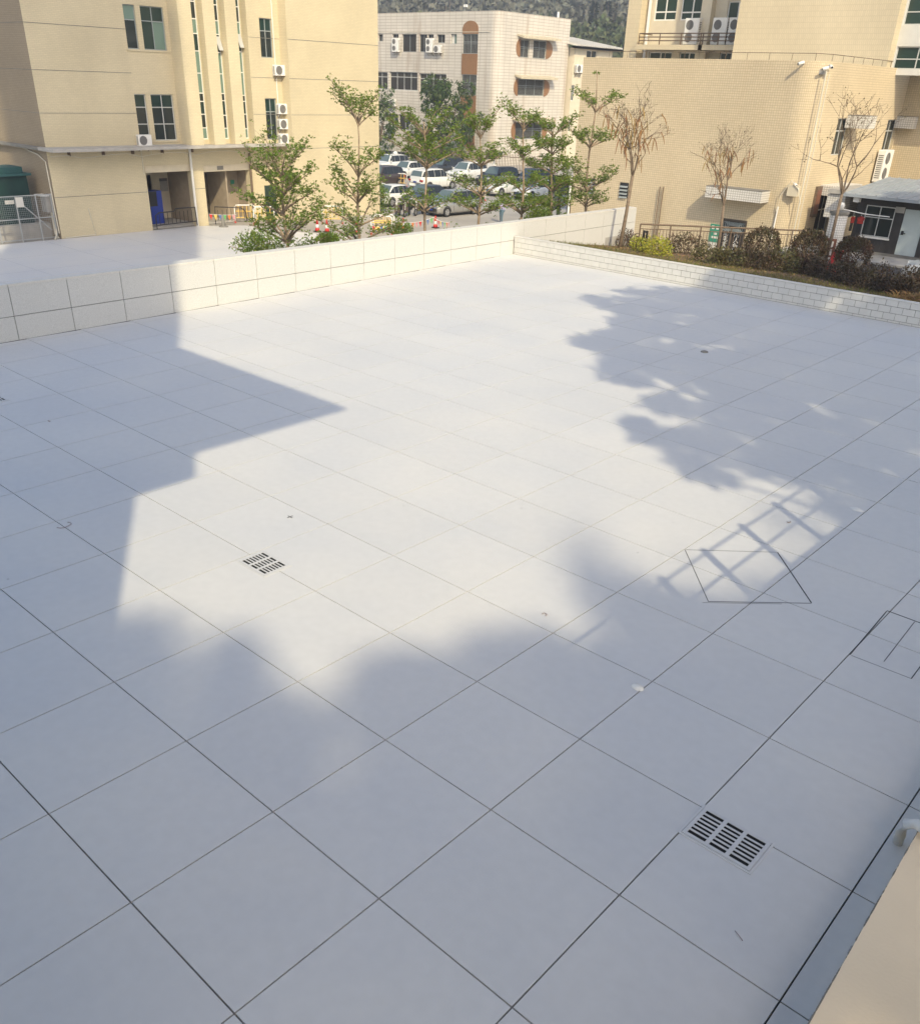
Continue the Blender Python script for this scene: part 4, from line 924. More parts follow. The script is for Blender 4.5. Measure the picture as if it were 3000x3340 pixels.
for dx in (-.12, .12): B().box(q[0] + dx - .07, q[0] + dx + .07, YW - .045, YW - .041, q[2] + .17, q[2] + .33).ob('figure', M_paper, sg)
for j, wd in enumerate((.09, .17)): box('text_line', M_paper, q[0] - wd + .04, q[0] + wd + .04, YW - .045, YW - .041, q[2] - .08 - j * .17, q[2] + .02 - j * .17, sg)
box('notice', M_paper, q[0] - .25, q[0] + .25, YW - .035, YW - .006, q[2] - .85, q[2] - .44, sg)
for k, (px, lab) in enumerate(((e2(1675, 455), 'dark louvre vent on the mosaic wall behind the tiered tree'), (c4(573, 1512), 'dark louvre vent on the mosaic wall beside the leaning pod tree'))):
    q = ony(px, YW); v = thing('louvre_vent', lab, 'vent', (q[0], YW, q[2]), 'vents on the mosaic wall'); box('backing', M_black, q[0] - .26, q[0] + .26, YW - .03, YW - .002, q[2] - .36, q[2] + .36, v)
    for j in range(4): B().quad((q[0] - .24, YW - .03, q[2] - .30 + j * .17), (q[0] + .24, YW - .03, q[2] - .30 + j * .17), (q[0] + .24, YW - .10, q[2] - .38 + j * .17), (q[0] - .24, YW - .10, q[2] - .38 + j * .17)).ob('louvre', M_alu_d, v)
for k, px in enumerate((c4(860, 1485), c4(888, 1485))):
    q = ony(px, YW - .12); B().tube([(q[0], YW - .12, LOT), (q[0], YW - .12, q[2])], .026, 6).ob('riser_pipe', M_rust, None, ('thin brown vertical pipe on the mosaic wall on the louvre vent side of its twin', 'thin brown vertical pipe on the mosaic wall on the canopy side of its twin')[k], 'pipe', 'pair of thin pipes on the mosaic wall')
# cameras, conduit
def cctv(lab, q, dirx, group='cameras on the mosaic hall'):
    t_ = thing('security_camera', lab, 'camera', tuple(q), group); a = Vector((dirx, -.75, -.25)).normalized()
    B().tube([q, q + np.array([.02, -.25, .02])], .03, 6).ob('arm', M_white, t_); p = q + np.array([.02, -.25, .02]); B().tube([p - np.array(a) * .08, p + np.array(a) * .20], .065, 8).ob('housing', M_white, t_, smooth=True); B().tube([p + np.array(a) * .201, p + np.array(a) * .215], .045, 8).ob('lens', M_black, t_); return t_
cctv('white security camera high on the mosaic front wall', ony(c5(838, 535), YW), -.5)
cctv('white security camera at the top of the conduit on the rounded corner', ony(c5(1040, 580), YW + .35) + np.array([0, .05, 0]), -.6)
cctv('white security camera right of the conduit top, facing the yard', ony(c5(1075, 565), YW + .6), .8)
cctv('white security camera above the cable box at the foot of the rounded corner', ony(c6(775, 262), YW + .3), .8)
q = ony(c5(1040, 600), YW + .28); cdt = B(); cdt.tube([(q[0], YW + .12, q[2]), (q[0] + .02, YW + .12, -1.6)], .03, 6); cdt.tube([(q[0] + .12, YW + .2, q[2] - .1), (q[0] + .14, YW + .2, -1.6)], .02, 6); cdt.ob('conduit', M_cable, None, 'pale pair of conduits running down the rounded corner', 'pipe')
q = ony(c6(750, 320), YW + .05); jb = thing('junction_box', 'pale cable box with looping white conduits on the rounded corner', 'junction box', tuple(q)); box('body', M_plaster, q[0] - .25, q[0] + .25, YW - .12, YW + .1, q[2] - .2, q[2] + .25, jb)
B().tube([(q[0] - .6, YW - .1, q[2] - .9), (q[0] - .5, YW - .15, q[2] - .2), (q[0] - .1, YW - .18, q[2] + .45), (q[0] + .3, YW - .15, q[2] + .1), (q[0] + .5, YW - .1, q[2] - .5)], .02, 6).ob('loop', M_cable, jb); B().tube([(q[0] - .55, YW - .06, q[2] - .7), (q[0] - .6, YW - .06, -1.6)], .035, 6).ob('conduit', M_pvc, jb)
q = onx(c6(1425, 232), XF); put2((XF, q[1], q[2]), R(90), 'tall twin outdoor unit on the side of the mosaic hall above the hut roof', 'units on the mosaic hall').scale = (1.25, 1.2, 1.15)
# roof edge wire rail
rw = thing('lightning_wire', 'thin metal wire on short posts along the hall roof edge', 'wire', (xl, YW + .2, ZR)); wb = B(); xs_ = np.linspace(xl + .3, XF - .6, 12)
wb.tube([(x, YW + .25, ZR + .28) for x in xs_] + [(XF - .25, YW + 1.2, ZR + .28), (XF - .25, yin, ZR + .28)], .012, 4); 
for x in xs_: wb.tube([(x, YW + .25, ZR - .3), (x, YW + .25, ZR + .28)], .012, 4)
for y in np.linspace(YW + 1.2, yin, 9): wb.tube([(XF - .25, y, ZR - .3), (XF - .25, y, ZR + .28)], .012, 4)
wb.ob('wire', M_rust, rw)

# upper storeys: plain tower in front, recessed wing with balcony, glazed wing on the right
YT = 48.0
up_ = thing('hall_tower', 'plain cream tiled tower above the mosaic hall with a recessed balcony wing', 'building', (-17, 50, ZR - .3))
tx0 = ony(c5(255, 280), YT)[0]; tx1 = ony(c5(1600, 280), YT)[0]
box('shaft', M_tower, tx0, tx1, YT, YT + 12, ZR - .3, 20, up_)
YG = 48.7
gh = []
for (pa, pb) in ((c5(1690, -40), c5(2020, 205)), (c5(1600, 390), c5(2000, 590))):
    a = ony(pa, YG); q = ony(pb, YG); gh.append((tx1 + .06, tx1 + 4.2, q[2], a[2]))
wall('glazed_wing_wall', M_white_tile, 'y', YG, 1, tx1, tx1 + 12, ZR - .3, 20, gh, .2, up_)
for h in gh: window('y', YG, 1, *h, even(h, 4), (h[2] + (h[3] - h[2]) * .45,), up_, M_alu, M_glass_g, .12, .05)
YL, YBF = 52.0, 50.5
lx0 = ony(c4(640, 300), YL)[0]
def bw(pa, pb): a = ony(e8(*pa), YL); q = ony(e8(*pb), YL); return (a[0], q[0], q[2], a[2])
lh = [bw((455, -90), (735, 298)), bw((848, -90), (1140, 292)), bw((1530, 10), (1800, 288)), bw((350, 760), (660, 990)), bw((800, 765), (1055, 990)), bw((1400, 770), (1700, 990))]
wall('recessed_wall', M_plaster, 'y', YL, 1, lx0, tx0 + 2, ZR - .6, 20, lh, .2, up_)
box('side_pier', M_tower, lx0 - .02, lx0 + .9, YBF + .7, YL - .005, ZR - .6, 20, up_); B().tube([(lx0 + 1.1, YL - .15, ZR), (lx0 + 1.1, YL - .15, 20)], .1, 8).ob('rain_pipe', M_pvc, up_)
for i, h in enumerate(lh): window('y', YL, 1, *h, even(h, 2), ((h[3] - .9,) if i < 2 else ()), up_, M_white, M_glass_g, .12, .07)
wall('side_wall', M_tower, 'x', lx0, 1, YL, YL + 10, ZR - .6, 20, (), .1, up_)
pr_ = ony(e8(1230, 300), YL); box('pier', M_plaster, pr_[0] - .3, pr_[0] + .35, YL - .5, YL - .005, ZR - .6, 20, up_)
bz = ony(e8(160, 655), YBF)[2]; bz0 = ony(e8(160, 728), YBF)[2]; bx0 = ony(e8(155, 690), YBF)[0]; bx1 = ony(e8(1130, 690), YBF)[0]
box('balcony_slab', M_tower, bx0, bx1, YBF, YL - .01, bz0, bz, up_); box('balcony_slab', M_tower, pr_[0] + .4, tx0 + .3, YBF, YL - .01, bz0, bz, up_)
rz_ = ony(e8(200, 490), YBF)[2]; rlg = B()
for (a, q) in ((bx0 + .1, bx1 - .05), (pr_[0] + .45, tx0 - .1)):
    for z in (rz_, bz + (rz_ - bz) * .68, bz + (rz_ - bz) * .36): rlg.tube([(a, YBF + .08, z), (q, YBF + .08, z)], .03, 5)
    nn = max(2, round((q - a) / 1.35))
    for k in range(nn + 1): x = a + (q - a) * k / nn; rlg.tube([(x, YBF + .08, bz), (x, YBF + .08, rz_)], .035, 5)
rlg.tube([(bx0 + .1, YBF + .08, rz_), (bx0 + .1, YL, rz_)], .03, 5)
rlg.ob('balcony_railing', M_rust, up_)
GB = 'units on the balcony'
for px, lab in (((990, 645), 'tall twin outdoor unit on the balcony beside the bent hose'), ((1400, 645), 'tall twin outdoor unit on the balcony right of the pier'), ((1640, 650), 'tall twin outdoor unit on the balcony half hidden by the plain tower')):
    q = ony(e8(*px), YL - .6); put2((q[0], YL - .55, bz + .03), 0, lab, GB).scale = (1, 1, 1.02)

# ================================================================== HUT AND YARD
YH = 41.0; GY = -1.24
ht = thing('grey_hut', 'dark grey clad hut with a pale door and a flat metal roof', 'hut', (-8.4, 43, GY))
hx0 = ony(e5(800, 900), YH)[0]; hx1 = ony(e5(1775, 1390), YH)[0]; hzt = ony(e5(920, 350), YH)[2] - .02
dl0 = ony(e5(1600, 550), YH); dl1 = ony(e5(1425, 1290), YH); dr1 = ony(e5(1710, 1320), YH)
dx0_, dx1_, dz0, dz1 = (dl0[0] + dl1[0]) / 2, dr1[0] + .02, max(dl1[2], GY + .12), dl0[2]
wn0 = ony(e5(1030, 485), YH); wn1 = ony(e5(1320, 985), YH); wx0, wx1, wz0, wz1 = wn0[0] + .02, wn1[0] + .1, wn1[2], wn0[2]
wall('front_wall', M_hut, 'y', YH, 1, hx0, hx1, GY, hzt, [(dx0_, dx1_, dz0, dz1), (wx0, wx1, wz0, wz1)], .08, ht)
for x in np.arange(hx0 + .2, hx1, .2):
    if not (dx0_ - .02 < x < dx1_ + .02) and not (wx0 - .02 < x < wx1 + .02): box('cladding_rib', M_hut, x - .012, x + .012, YH - .012, YH - .001, GY + .12, hzt - .1, ht)
    elif wx0 - .02 < x < wx1 + .02: box('cladding_rib', M_hut, x - .012, x + .012, YH - .012, YH - .001, GY + .12, wz0 - .08, ht)
box('door', M_hutdoor, dx0_, dx1_, YH + .02, YH + .06, dz0, dz1, ht); hd = onx
q = ony(e5(1555, 905), YH); b = B(); b.box(q[0] - .05, q[0] + .05, YH - .01, YH + .019, q[2] - .08, q[2] + .08); b.bar((q[0], YH - .03, q[2]), (q[0] + .14, YH - .03, q[2] - .01), .03); b.ob('door_handle', M_black, ht)
window('y', YH, 1, wx0, wx1, wz0, wz1, ((wx0 + wx1) / 2,), (wz0 + (wz1 - wz0) * .62,), ht, M_alu, M_glass, .03, .04)
box('sill', M_white, wx0 - .03, wx1 + .03, YH - .06, YH - .005, wz0 - .08, wz0 - .005, ht)
wall('side_wall', M_hut, 'x', hx1, -1, YH, YH + 4.5, GY, hzt, (), .1, ht); wall('side_wall', M_hut, 'x', hx0, 1, YH, YH + 4.5, GY, hzt, (), .1, ht)
r = B(); r.v = [(hx0 - .5, YH - .75, hzt + .0), (hx1 + .8, YH - .75, hzt + .0), (hx1 + .8, YH + 4.7, hzt + .42), (hx0 - .5, YH + 4.7, hzt + .42)] + [(hx0 - .5, YH - .75, hzt + .12), (hx1 + .8, YH - .75, hzt + .12), (hx1 + .8, YH + 4.7, hzt + .54), (hx0 - .5, YH + 4.7, hzt + .54)]
r.f = [(3, 2, 1, 0), (4, 5, 6, 7), (0, 1, 5, 4), (1, 2, 6, 5), (2, 3, 7, 6), (3, 0, 4, 7)]; r.ob('roof', M_hutroof, ht)
rib = B()
for x in np.arange(hx0 - .4, hx1 + .8, .45): rib.v += []; rib.bar((x, YH - .74, hzt + .14), (x, YH + 4.6, hzt + .56), .05, .04)
rib.ob('roof_rib', M_hutroof, ht)
box('skirting', M_conc_d, hx0 - .02, hx1 + .02, YH - .03, YH - .002, GY, GY + .11, ht)
q = ony(e5(1525, 565), YH - .02); box('plate', M_conc, q[0] - .2, q[0] + .2, YH - .03, YH - .004, q[2] - .12, q[2] + .12, ht)
q = ony(e5(893, 385), YH - .5); box('wall_lamp', M_white, q[0] - .13, q[0] + .13, YH - .6, YH - .35, q[2] - .17, q[2] + .17, None, label='small white box lamp under the hut eave', cat='lamp')
# round tiled pillar and low porch roof next to the hut
YP = 39.4
q0 = ony(e5(480, 700), YP); q1 = ony(e5(735, 700), YP); zc = ony(e5(600, 620), YP)[2]; pcx, pr2 = (q0[0] + q1[0]) / 2, (q1[0] - q0[0]) / 2
pl = thing('round_pillar', 'round white tiled gate pillar with a concrete cap beside the hut', 'pillar', (pcx, YP, GY)); B().lathe([(pr2, GY - .1), (pr2, zc)], (pcx, YP, 0), 24).ob('shaft', M_mosaic_w, pl, smooth=True); B().lathe([(pr2 + .04, zc), (pr2 + .05, zc + .04), (pr2 + .05, zc + .12), (pr2 * .5, zc + .15)], (pcx, YP, 0), 24).ob('cap', M_conc_d, pl)
gl = ony(e5(670, 460), YP); b = B(); b.lathe([(.04, -.2), (.10, -.10), (.13, 0), (.10, .10), (.02, .13)], (gl[0], YP, zc + .34), 14); b.ob('globe_lamp', M_white, None, 'white globe lamp on top of the round pillar', 'lamp', smooth=True)
pk0 = ony(e5(300, 290), YH - .2)
box('porch_slab', M_conc, XF + 1.02, hx0 - .55, YH - .3, YH + 3, hzt + .02, hzt + .2, None, label='thin concrete porch slab between the mosaic hall and the hut', cat='porch')
box('porch_fascia', M_mosaic_w, XF + 1.02, hx0 - .55, YH - .2, YH + 2, hzt - 1.0, hzt - .02, None, label='white tiled porch beam between the round pillar and the hut', cat='beam')
q = onx(e5(245, 420), XF); wp = thing('wall_panel_box', 'rusty brown switch box on the side of the mosaic hall', 'switch box', tuple(q)); box('body', M_rust, XF, XF + .12, q[1] - .1, q[1] + .45, q[2] - .75, q[2] + .6, wp); box('cover', M_brownsign, XF + .12, XF + .14, q[1] - .05, q[1] + .4, q[2] - .6, q[2] + .45, wp)
# washing line with red and dark clothes
ln0 = ony(e5(640, 545), YH - 1.3); ln1 = ony(e5(1370, 670), YH - .6)
B().tube([ln0, (ln0 + ln1) / 2 - np.array([0, 0, .05]), ln1], .025, 5).ob('drying_pole', M_alu, None, 'thin drying pole between the round pillar and the hut window', 'pole')
def garment(lab, px, wd, hh, m, m2):
    q = ony(px, YH - .95); t_ = thing('hung_garment', lab, 'garment', tuple(q), 'clothes on the drying pole'); b = B(); n = 10
    prof = [(-.10, 0), (-.5, -.14), (-.42, -.35), (-.34, -.3), (-.36, -.6), (.36, -.6), (.34, -.3), (.42, -.35), (.5, -.14), (.10, 0)]
    b.v = [(q[0] + x * wd, YH - .97 + .03 * math.sin(x * 9), q[2] + z * hh) for x, z in prof] + [(q[0] + x * wd * .97, YH - .90 + .03 * math.sin(x * 7), q[2] + z * hh) for x, z in prof]; b.f = [tuple(range(n)), tuple(range(2 * n - 1, n - 1, -1))] + [(i, i + n, (i + 1) % n + n, (i + 1) % n) for i in range(n)]
    b.ob('jacket', m, t_); box('trousers', m2, q[0] - wd * .3, q[0] + wd * .28, YH - .96, YH - .91, q[2] - hh * 1.35, q[2] - hh * .6, t_); B().tube([q, q + np.array([0, 0, .15])], .01, 4).ob('hanger', M_steel, t_)
M_cloth = mat('red_cloth', (.30, .028, .02), .9, var=.3, vscale=9)
garment('red jacket over dark trousers hung on the drying pole before the hut', e5(950, 660), .34, .5, M_cloth, M_black)
garment('dark red top hung in the gap between the round pillar and the hut', e5(830, 660), .2, .45, M_cloth, M_dark)
# boards among the hedge
q = ony(e5(490, 985), 34.6); nb = thing('notice_board', 'brown framed notice board with paper sheets behind the hedge', 'notice board', (q[0], 34.6, -1.1)); box('board', M_brownsign, q[0] - .27, q[0] + .27, 34.58, 34.62, q[2] - 1.1, q[2], nb)
for j in range(3): box('sheet', M_paper, q[0] - .18, q[0] + .18, 34.565, 34.576, q[2] - .32 - j * .3, q[2] - .1 - j * .3, nb)
for s in (-.24, .24): box('leg', M_brownsign, q[0] + s - .02, q[0] + s + .02, 34.58, 34.62, -1.4, q[2] - 1.1, nb)
q = ony(e5(560, 1160), 34.0); rs_ = thing('red_board', 'leaning red board behind the clipped bush', 'board', (q[0], 34, -1.2)); b = B(); b.v = [(q[0] - .25, 33.9, -1.25), (q[0] + .2, 33.9, -1.25), (q[0] + .3, 34.15, q[2]), (q[0] - .05, 34.15, q[2]), (q[0] - .25, 33.94, -1.25), (q[0] + .2, 33.94, -1.25), (q[0] + .3, 34.19, q[2]), (q[0] - .05, 34.19, q[2])]; b.f = [(0, 1, 2, 3), (7, 6, 5, 4), (0, 4, 5, 1), (1, 5, 6, 2), (2, 6, 7, 3), (3, 7, 4, 0)]; b.ob('sheet', M_red, rs_)
# railing behind the planting bed
r0_, r1_ = np.array([-14.05, 29.5]), np.array([-8.57, 34.15]); rz0 = .31
rg = thing('iron_railing', 'slim iron railing running behind the planting bed', 'railing', (-11.5, 31.5, -.7))
B().tube([(*r0_, rz0), (*r1_, rz0), (*(r1_ + .02), rz0 - .12), (*(r1_ + np.array([.01, .01])), rz0 - .4)], .035, 6).ob('handrail', M_rust, rg); B().tube([(*r0_, rz0 - .17), (*r1_, rz0 - .17)], .018, 5).ob('rail', M_rust, rg); B().tube([(*r0_, rz0 - 1.0), (*r1_, rz0 - 1.0)], .022, 5).ob('rail', M_rust, rg)
np_ = 6
for k in range(np_ + 1): q = r0_ + (r1_ - r0_) * k / np_; B().tube([(*q, rz0 - 1.3), (*q, rz0)], .03, 6).ob('post', M_rust, rg)
bal = B().tube([(0, 0, 0), (0, 0, .83)], .012, 4).me('baluster'); nb_ = 54
for k in range(1, nb_):
    if k % 9 == 0: continue
    q = r0_ + (r1_ - r0_) * k / nb_; o = meshob('baluster', bal, M_rust, None); o.parent = rg; o.matrix_parent_inverse = Matrix.Translation(-rg.location); o.location = (*q, rz0 - 1.0)

# ================================================================== VEGETATION
def terminalia(lab, x, y, zt, tiers, dense=1.0, lean=(0, 0), seed=0, tuft=False, leafsz=.062):
    rs = np.random.RandomState(seed + 100)
    t_ = thing('tiered_tree', lab, 'tree', (x, y, LOT), 'row of tiered trees behind the parapet'); b = B(); P = []; D = []
    def trunkpt(z): f = (z - LOT) / (zt - LOT); return np.array([x + lean[0] * f + .04 * math.sin(z * 1.7 + seed), y + lean[1] * f + .04 * math.cos(z * 1.3 + seed), z])
    zs = np.linspace(LOT, zt, 14); b.tube([trunkpt(z) for z in zs], [.085 * (1 - .9 * (z - LOT) / (zt - LOT)) + .006 for z in zs], 7)
    for (z0, rad, rise) in tiers:
        nbr = rs.randint(5, 9); a0 = rs.uniform(0, 6.28)
        for k in range(nbr):
            a = a0 + 6.283 * k / nbr + rs.uniform(-.25, .25); L = rad * rs.uniform(.75, 1.35); c = trunkpt(z0 + rs.uniform(-.06, .06)); rs_ = (rise * .78 + .06) * rs.uniform(.65, 1.35)
            pts = []
            for i in range(7):
                f = i / 6; rr = L * f; pts.append(c + np.array([rr * math.cos(a + .25 * f * math.sin(k)), rr * math.sin(a + .25 * f * math.sin(k)), rs_ * L * (f ** .8)]))
            b.tube(pts, [.022 * (1 - .85 * i / 6) * (rad + .3) + .003 for i in range(7)], 5, False)
            segs = [(pts, .28)]
            for j in range(6):                                   # side twigs
                f = rs.uniform(.3, .95); i0 = int(f * 6); s0 = pts[i0]; aa = a + rs.choice([-1, 1]) * rs.uniform(.5, 1.1); l2 = L * .38 * rs.uniform(.6, 1.1)
                tw_ = [s0 + np.array([l2 * g * math.cos(aa), l2 * g * math.sin(aa), l2 * g * (rs_ * .9 + rs.uniform(-.15, .25))]) for g in (0, .5, 1)]
                b.tube(tw_, [.007, .005, .003], 4, False); segs.append((tw_, .1))
            for sg_, f0 in segs:
                n = int((15 if sg_ is pts else 7) * dense * (.55 + rad * .55))
                for _ in range(n):
                    f = rs.uniform(f0, 1) ** .8; q = f * (len(sg_) - 1); i0 = min(int(q), len(sg_) - 2); p = sg_[i0] + (sg_[i0 + 1] - sg_[i0]) * (q - i0)
                    p = p + rs.normal(size=3) * np.array([.075, .075, .07]) + np.array([0, 0, .03]); m_ = rs.randint(4, 7); dv = rs.normal(size=(m_, 3)); dv[:, 2] = np.abs(dv[:, 2]) * .8 + .15
                    P.append(np.repeat(p[None], m_, 0) + dv * .008); D.append(dv)
    if tuft:
        p = trunkpt(zt); m_ = 60; dv = rs.normal(size=(m_, 3)); dv[:, 2] *= .3; P.append(np.repeat(p[None], m_, 0) + dv * .05); D.append(dv)
    P = np.concatenate(P); leafmesh('crown', P, np.concatenate(D), rs.uniform(.7, 1.35, len(P)) * leafsz, M_leaf, t_, wid=.52)
    b.ob('trunk', M_bark, t_, smooth=True); return t_
terminalia('low bushy tiered tree with crowded upper branches', -16.0, 13.63, 3.15, [(-.6, 1.3, .45), (.15, 1.45, .5), (.80, 1.30, .75), (1.55, 1.15, .65), (2.0, .95, .9), (2.45, .85, 1.0)], 1.1, (0, .02), 1)
terminalia('slender tiered tree with three separate leafy tiers before the cream end wall', -16.0, 16.5, 4.0, [(-.5, 1.3, .4), (.45, 1.25, .55), (.95, 1.1, .6), (1.7, .9, .8), (2.40, .92, .95), (3.78, .62, 1.25)], 1.0, (0, -.1), 2)
terminalia('tiered tree standing before the white parked cars', -16.0, 19.55, 3.85, [(-.3, 1.0, .5), (1.25, .95, .55), (2.55, .95, .55), (2.95, .9, .75), (3.45, .75, .8)], 1.05, (0, -.35), 3)
terminalia('tiered tree with a forked top before the rounded office corner', -16.0, 22.15, 3.9, [(-.2, .9, .5), (.95, .95, .45), (1.55, .9, .6), (2.50, .85, .7), (3.35, .55, 1.3)], .95, (0, -.25), 4)
terminalia('tiered tree before the oval windows of the office block', -16.0, 24.45, 4.0, [(-.2, .9, .5), (.85, .9, .6), (1.55, .8, .55), (2.7, .75, .7), (3.55, .62, 1.05)], 1.1, (0, -.2), 5)
terminalia('densely leaved dark tiered tree beside the mosaic hall edge', -16.0, 26.3, 3.95, [(-.1, .9, .5), (.8, .85, .5), (1.55, .9, .5), (2.15, .95, .5), (2.75, .85, .55), (3.35, .75, .75)], 1.5, (0, -.35), 6)
terminalia('tallest tiered tree with a bare tip before the mosaic wall', -16.0, 28.45, 5.42, [(-.1, 1.0, .5), (.85, 1.05, .5), (1.40, 1.15, .55), (2.95, 1.05, .6), (4.15, .85, .6)], 1.05, (0, -.1), 7, True)

def podtree(lab, base, topz, lean, spread, npods, seed, fork, pods_z):
    rs = np.random.RandomState(seed); t_ = thing('pod_tree', lab, 'tree', tuple(base), 'bare trees with long pods'); b = B(); ends = []; tw = []
    def grow(p, d, L, r, dep):
        pts = [p]; q = p.copy(); dd_ = d.copy()
        for i in range(4):
            dd_ = dd_ + rs.normal(size=3) * .10 + np.array([0, 0, .05]); dd_ /= np.linalg.norm(dd_); q = q + dd_ * L / 4; pts.append(q.copy())
        b.tube(pts, [r * (1 - .14 * i) for i in range(5)], 6 if r > .02 else 4, False)
        if dep == 0: ends.append(q); return
        if 1 <= dep <= 3: tw.extend([pts[2], pts[3]] * (3 if dep > 1 else 1))
        for k in range(3 if rs.rand() < .3 else 2):
            nd_ = dd_ + rs.normal(size=3) * .55 * np.array([1, 1, .6]); nd_[2] = max(nd_[2], -.05); nd_ /= np.linalg.norm(nd_); grow(pts[-1] if k else pts[-1], nd_, L * rs.uniform(.62, .88), max(r * .58, .0065), dep - 1)
        if dep >= 2 and rs.rand() < .7:
            nd_ = dd_ + rs.normal(size=3) * .8; nd_ /= np.linalg.norm(nd_); grow(pts[2], nd_, L * .5, max(r * .45, .0055), dep - 2 if dep > 2 else 0)
    base = np.array(base); tp = base + np.array([lean[0], lean[1], fork]); b.tube([base - np.array([0, 0, .3]), base + (tp - base) * .5 + np.array([.03, 0, 0]), tp], [.085, .065, .055], 8)
    H_ = topz - tp[2]
    for k in range(4):
        a = 6.283 * k / 4 + rs.uniform(-.4, .4); d = np.array([math.cos(a) * spread, math.sin(a) * spread, 1.0]); d /= np.linalg.norm(d); grow(tp, d, H_ * .36, .04, 4)
    b.ob('trunk', M_bark_p, t_, smooth=True)
    pb_ = B(); src = tw + ends
    for _ in range(npods):
        p = np.array(src[rs.randint(len(src))]);
        if p[2] > pods_z: continue
        L = rs.uniform(.28, .5); sw_ = rs.normal(size=2) * .07
        pb_.tube([p, p + np.array([sw_[0], sw_[1], -L * .45]), p + np.array([sw_[0] * 1.6, sw_[1] * 1.6, -L])], [.013, .017, .008], 5)
    tag(pb_.ob('seed_pods', M_pod, t_), kind='stuff')
    e = np.array(ends); n = len(e); k = 1; P = np.repeat(e, k, 0) + rs.normal(size=(n * k, 3)) * .04; leafmesh('dry_leaves', P, rs.normal(size=(n * k, 3)), rs.uniform(.04, .09, n * k), M_leaf_brn, t_, wid=.5)
    return t_
p1 = ong(c4(535, 1975)); t1 = ony(c4(640, 1400), p1[1] + .3); podtree('leaning bare tree with long brown pods beside the parapet end', p1, ony(c4(860, 760), p1[1])[2], (t1[0] - p1[0], .3), .42, 90, 21, t1[2] - p1[2], 4.5)
p2 = ong(c6(95, 860)); t2 = ony(c6(155, 440), p2[1]); podtree('thin bare tree with pods standing before the door canopy', p2, ony(c5(160, 1110), p2[1])[2], (t2[0] - p2[0], .0), .34, 60, 33, t2[2] - p2[2], 3.2)
p3 = ony(e5(440, 1150), 32.6); p3 = np.array([p3[0], 32.6, gz(32.6)]); t3 = ony(e5(660, 330), p3[1]); podtree('dark bare tree with spreading twigs before the hut', p3, ony(e10(1200, 620), p3[1])[2], (t3[0] - p3[0], .0), .5, 40, 44, t3[2] - p3[2], 2.2)

def shrub(name, lab, c, rx, ry, rz_, n, m, size, base_z, group, shell=.55, stems=6):
    t_ = thing(name, lab, 'shrub', (c[0], c[1], base_z), group); q = rdir(n); rad = RS.uniform(shell, 1.03, n) ** .7; lump = 1 + .10 * np.sin(q[:, 0] * 7 + c[0]) * np.cos(q[:, 1] * 6) + .06 * RS.normal(size=n)
    P = q * (rad * lump)[:, None] * np.array([rx, ry, rz_]) + np.array(c); keep = P[:, 2] > base_z + .01
    leafmesh('foliage', P[keep], (q * .7 + rdir(n, .5))[keep], RS.uniform(.7, 1.3, keep.sum()) * size, m, t_, wid=.5)
    b = B()
    for k in range(stems):
        a = RS.uniform(0, 6.28); r = RS.uniform(.2, .6); b.tube([(c[0] + .05 * math.cos(a), c[1] + .05 * math.sin(a), base_z - .05), (c[0] + rx * r * math.cos(a), c[1] + ry * r * math.sin(a), c[2] + rz_ * .3)], [.02, .008], 4, False)
    b.ob('stems', M_bark_d, t_); return t_
GBL = 'clipped round bushes in the planting bed'
for k, (px, bpx, r, lab) in enumerate(((c6(485, 778), c6(500, 945), .66, 'round clipped reddish bush next to the bronze doors'), (c6(885, 795), c6(900, 1010), .62, 'round clipped reddish bush next to the railing end'), (c6(1250, 850), c6(1240, 1045), .62, 'round clipped dark red bush before the hut wall'))):
    g_ = ong(bpx); c = ony(px, g_[1]); shrub('round_bush', lab, c, r, r, r * .92, 4200, M_leaf_red, .075, gz(g_[1]), GBL, .8)
GSH = 'loose shrubs along the planting bed'
for (px, rx, rz_, n, m, lab) in ((c4(560, 1960), .75, .42, 1100, M_leaf_red, 'loose reddish shrub at the foot of the leaning pod tree'), (c4(690, 2000), .40, .34, 700, M_leaf_yel, 'small yellow green shrub left of the short dark post'), (c4(820, 2030), .62, .42, 1500, M_leaf_yel, 'bright yellow green shrub right of the short dark post'), (c4(1060, 2020), .95, .50, 1600, M_leaf_red, 'wide brown red shrub between the yellow shrub and the thin pod tree')):
    g_ = ong(px); shrub('low_shrub', lab, (g_[0], g_[1], g_[2] + rz_ * .5), rx, rx * .8, rz_, n, m, .085, g_[2], GSH, .35)
GHE = 'hedge plants in the planting bed'
hed = [(c6(40, 930), .8, .42, M_leaf_brn), (c6(190, 950), .75, .40, M_leaf_brn), (c6(340, 970), .75, .48, M_leaf_hedge), (c6(480, 985), .7, .45, M_leaf_hedge), (c6(610, 1000), .7, .5, M_leaf_brn), (c6(740, 1010), .7, .5, M_leaf_hedge), (c6(870, 1030), .7, .5, M_leaf_hedge), (c6(1000, 1060), .65, .45, M_leaf_hedge), (c6(1110, 1090), .6, .42, M_leaf_hedge), (c6(1230, 1120), .6, .42, M_leaf_hedge), (c6(1340, 1150), .6, .40, M_leaf_hedge), (c6(1450, 1120), .6, .45, M_leaf_hedge), (c6(1540, 1190), .55, .36, M_leaf_hedge), (c6(1650, 1215), .5, .34, M_leaf_hedge), (c6(1730, 1130), .6, .42, M_leaf_hedge), (c6(1800, 1175), .5, .36, M_leaf_hedge)]
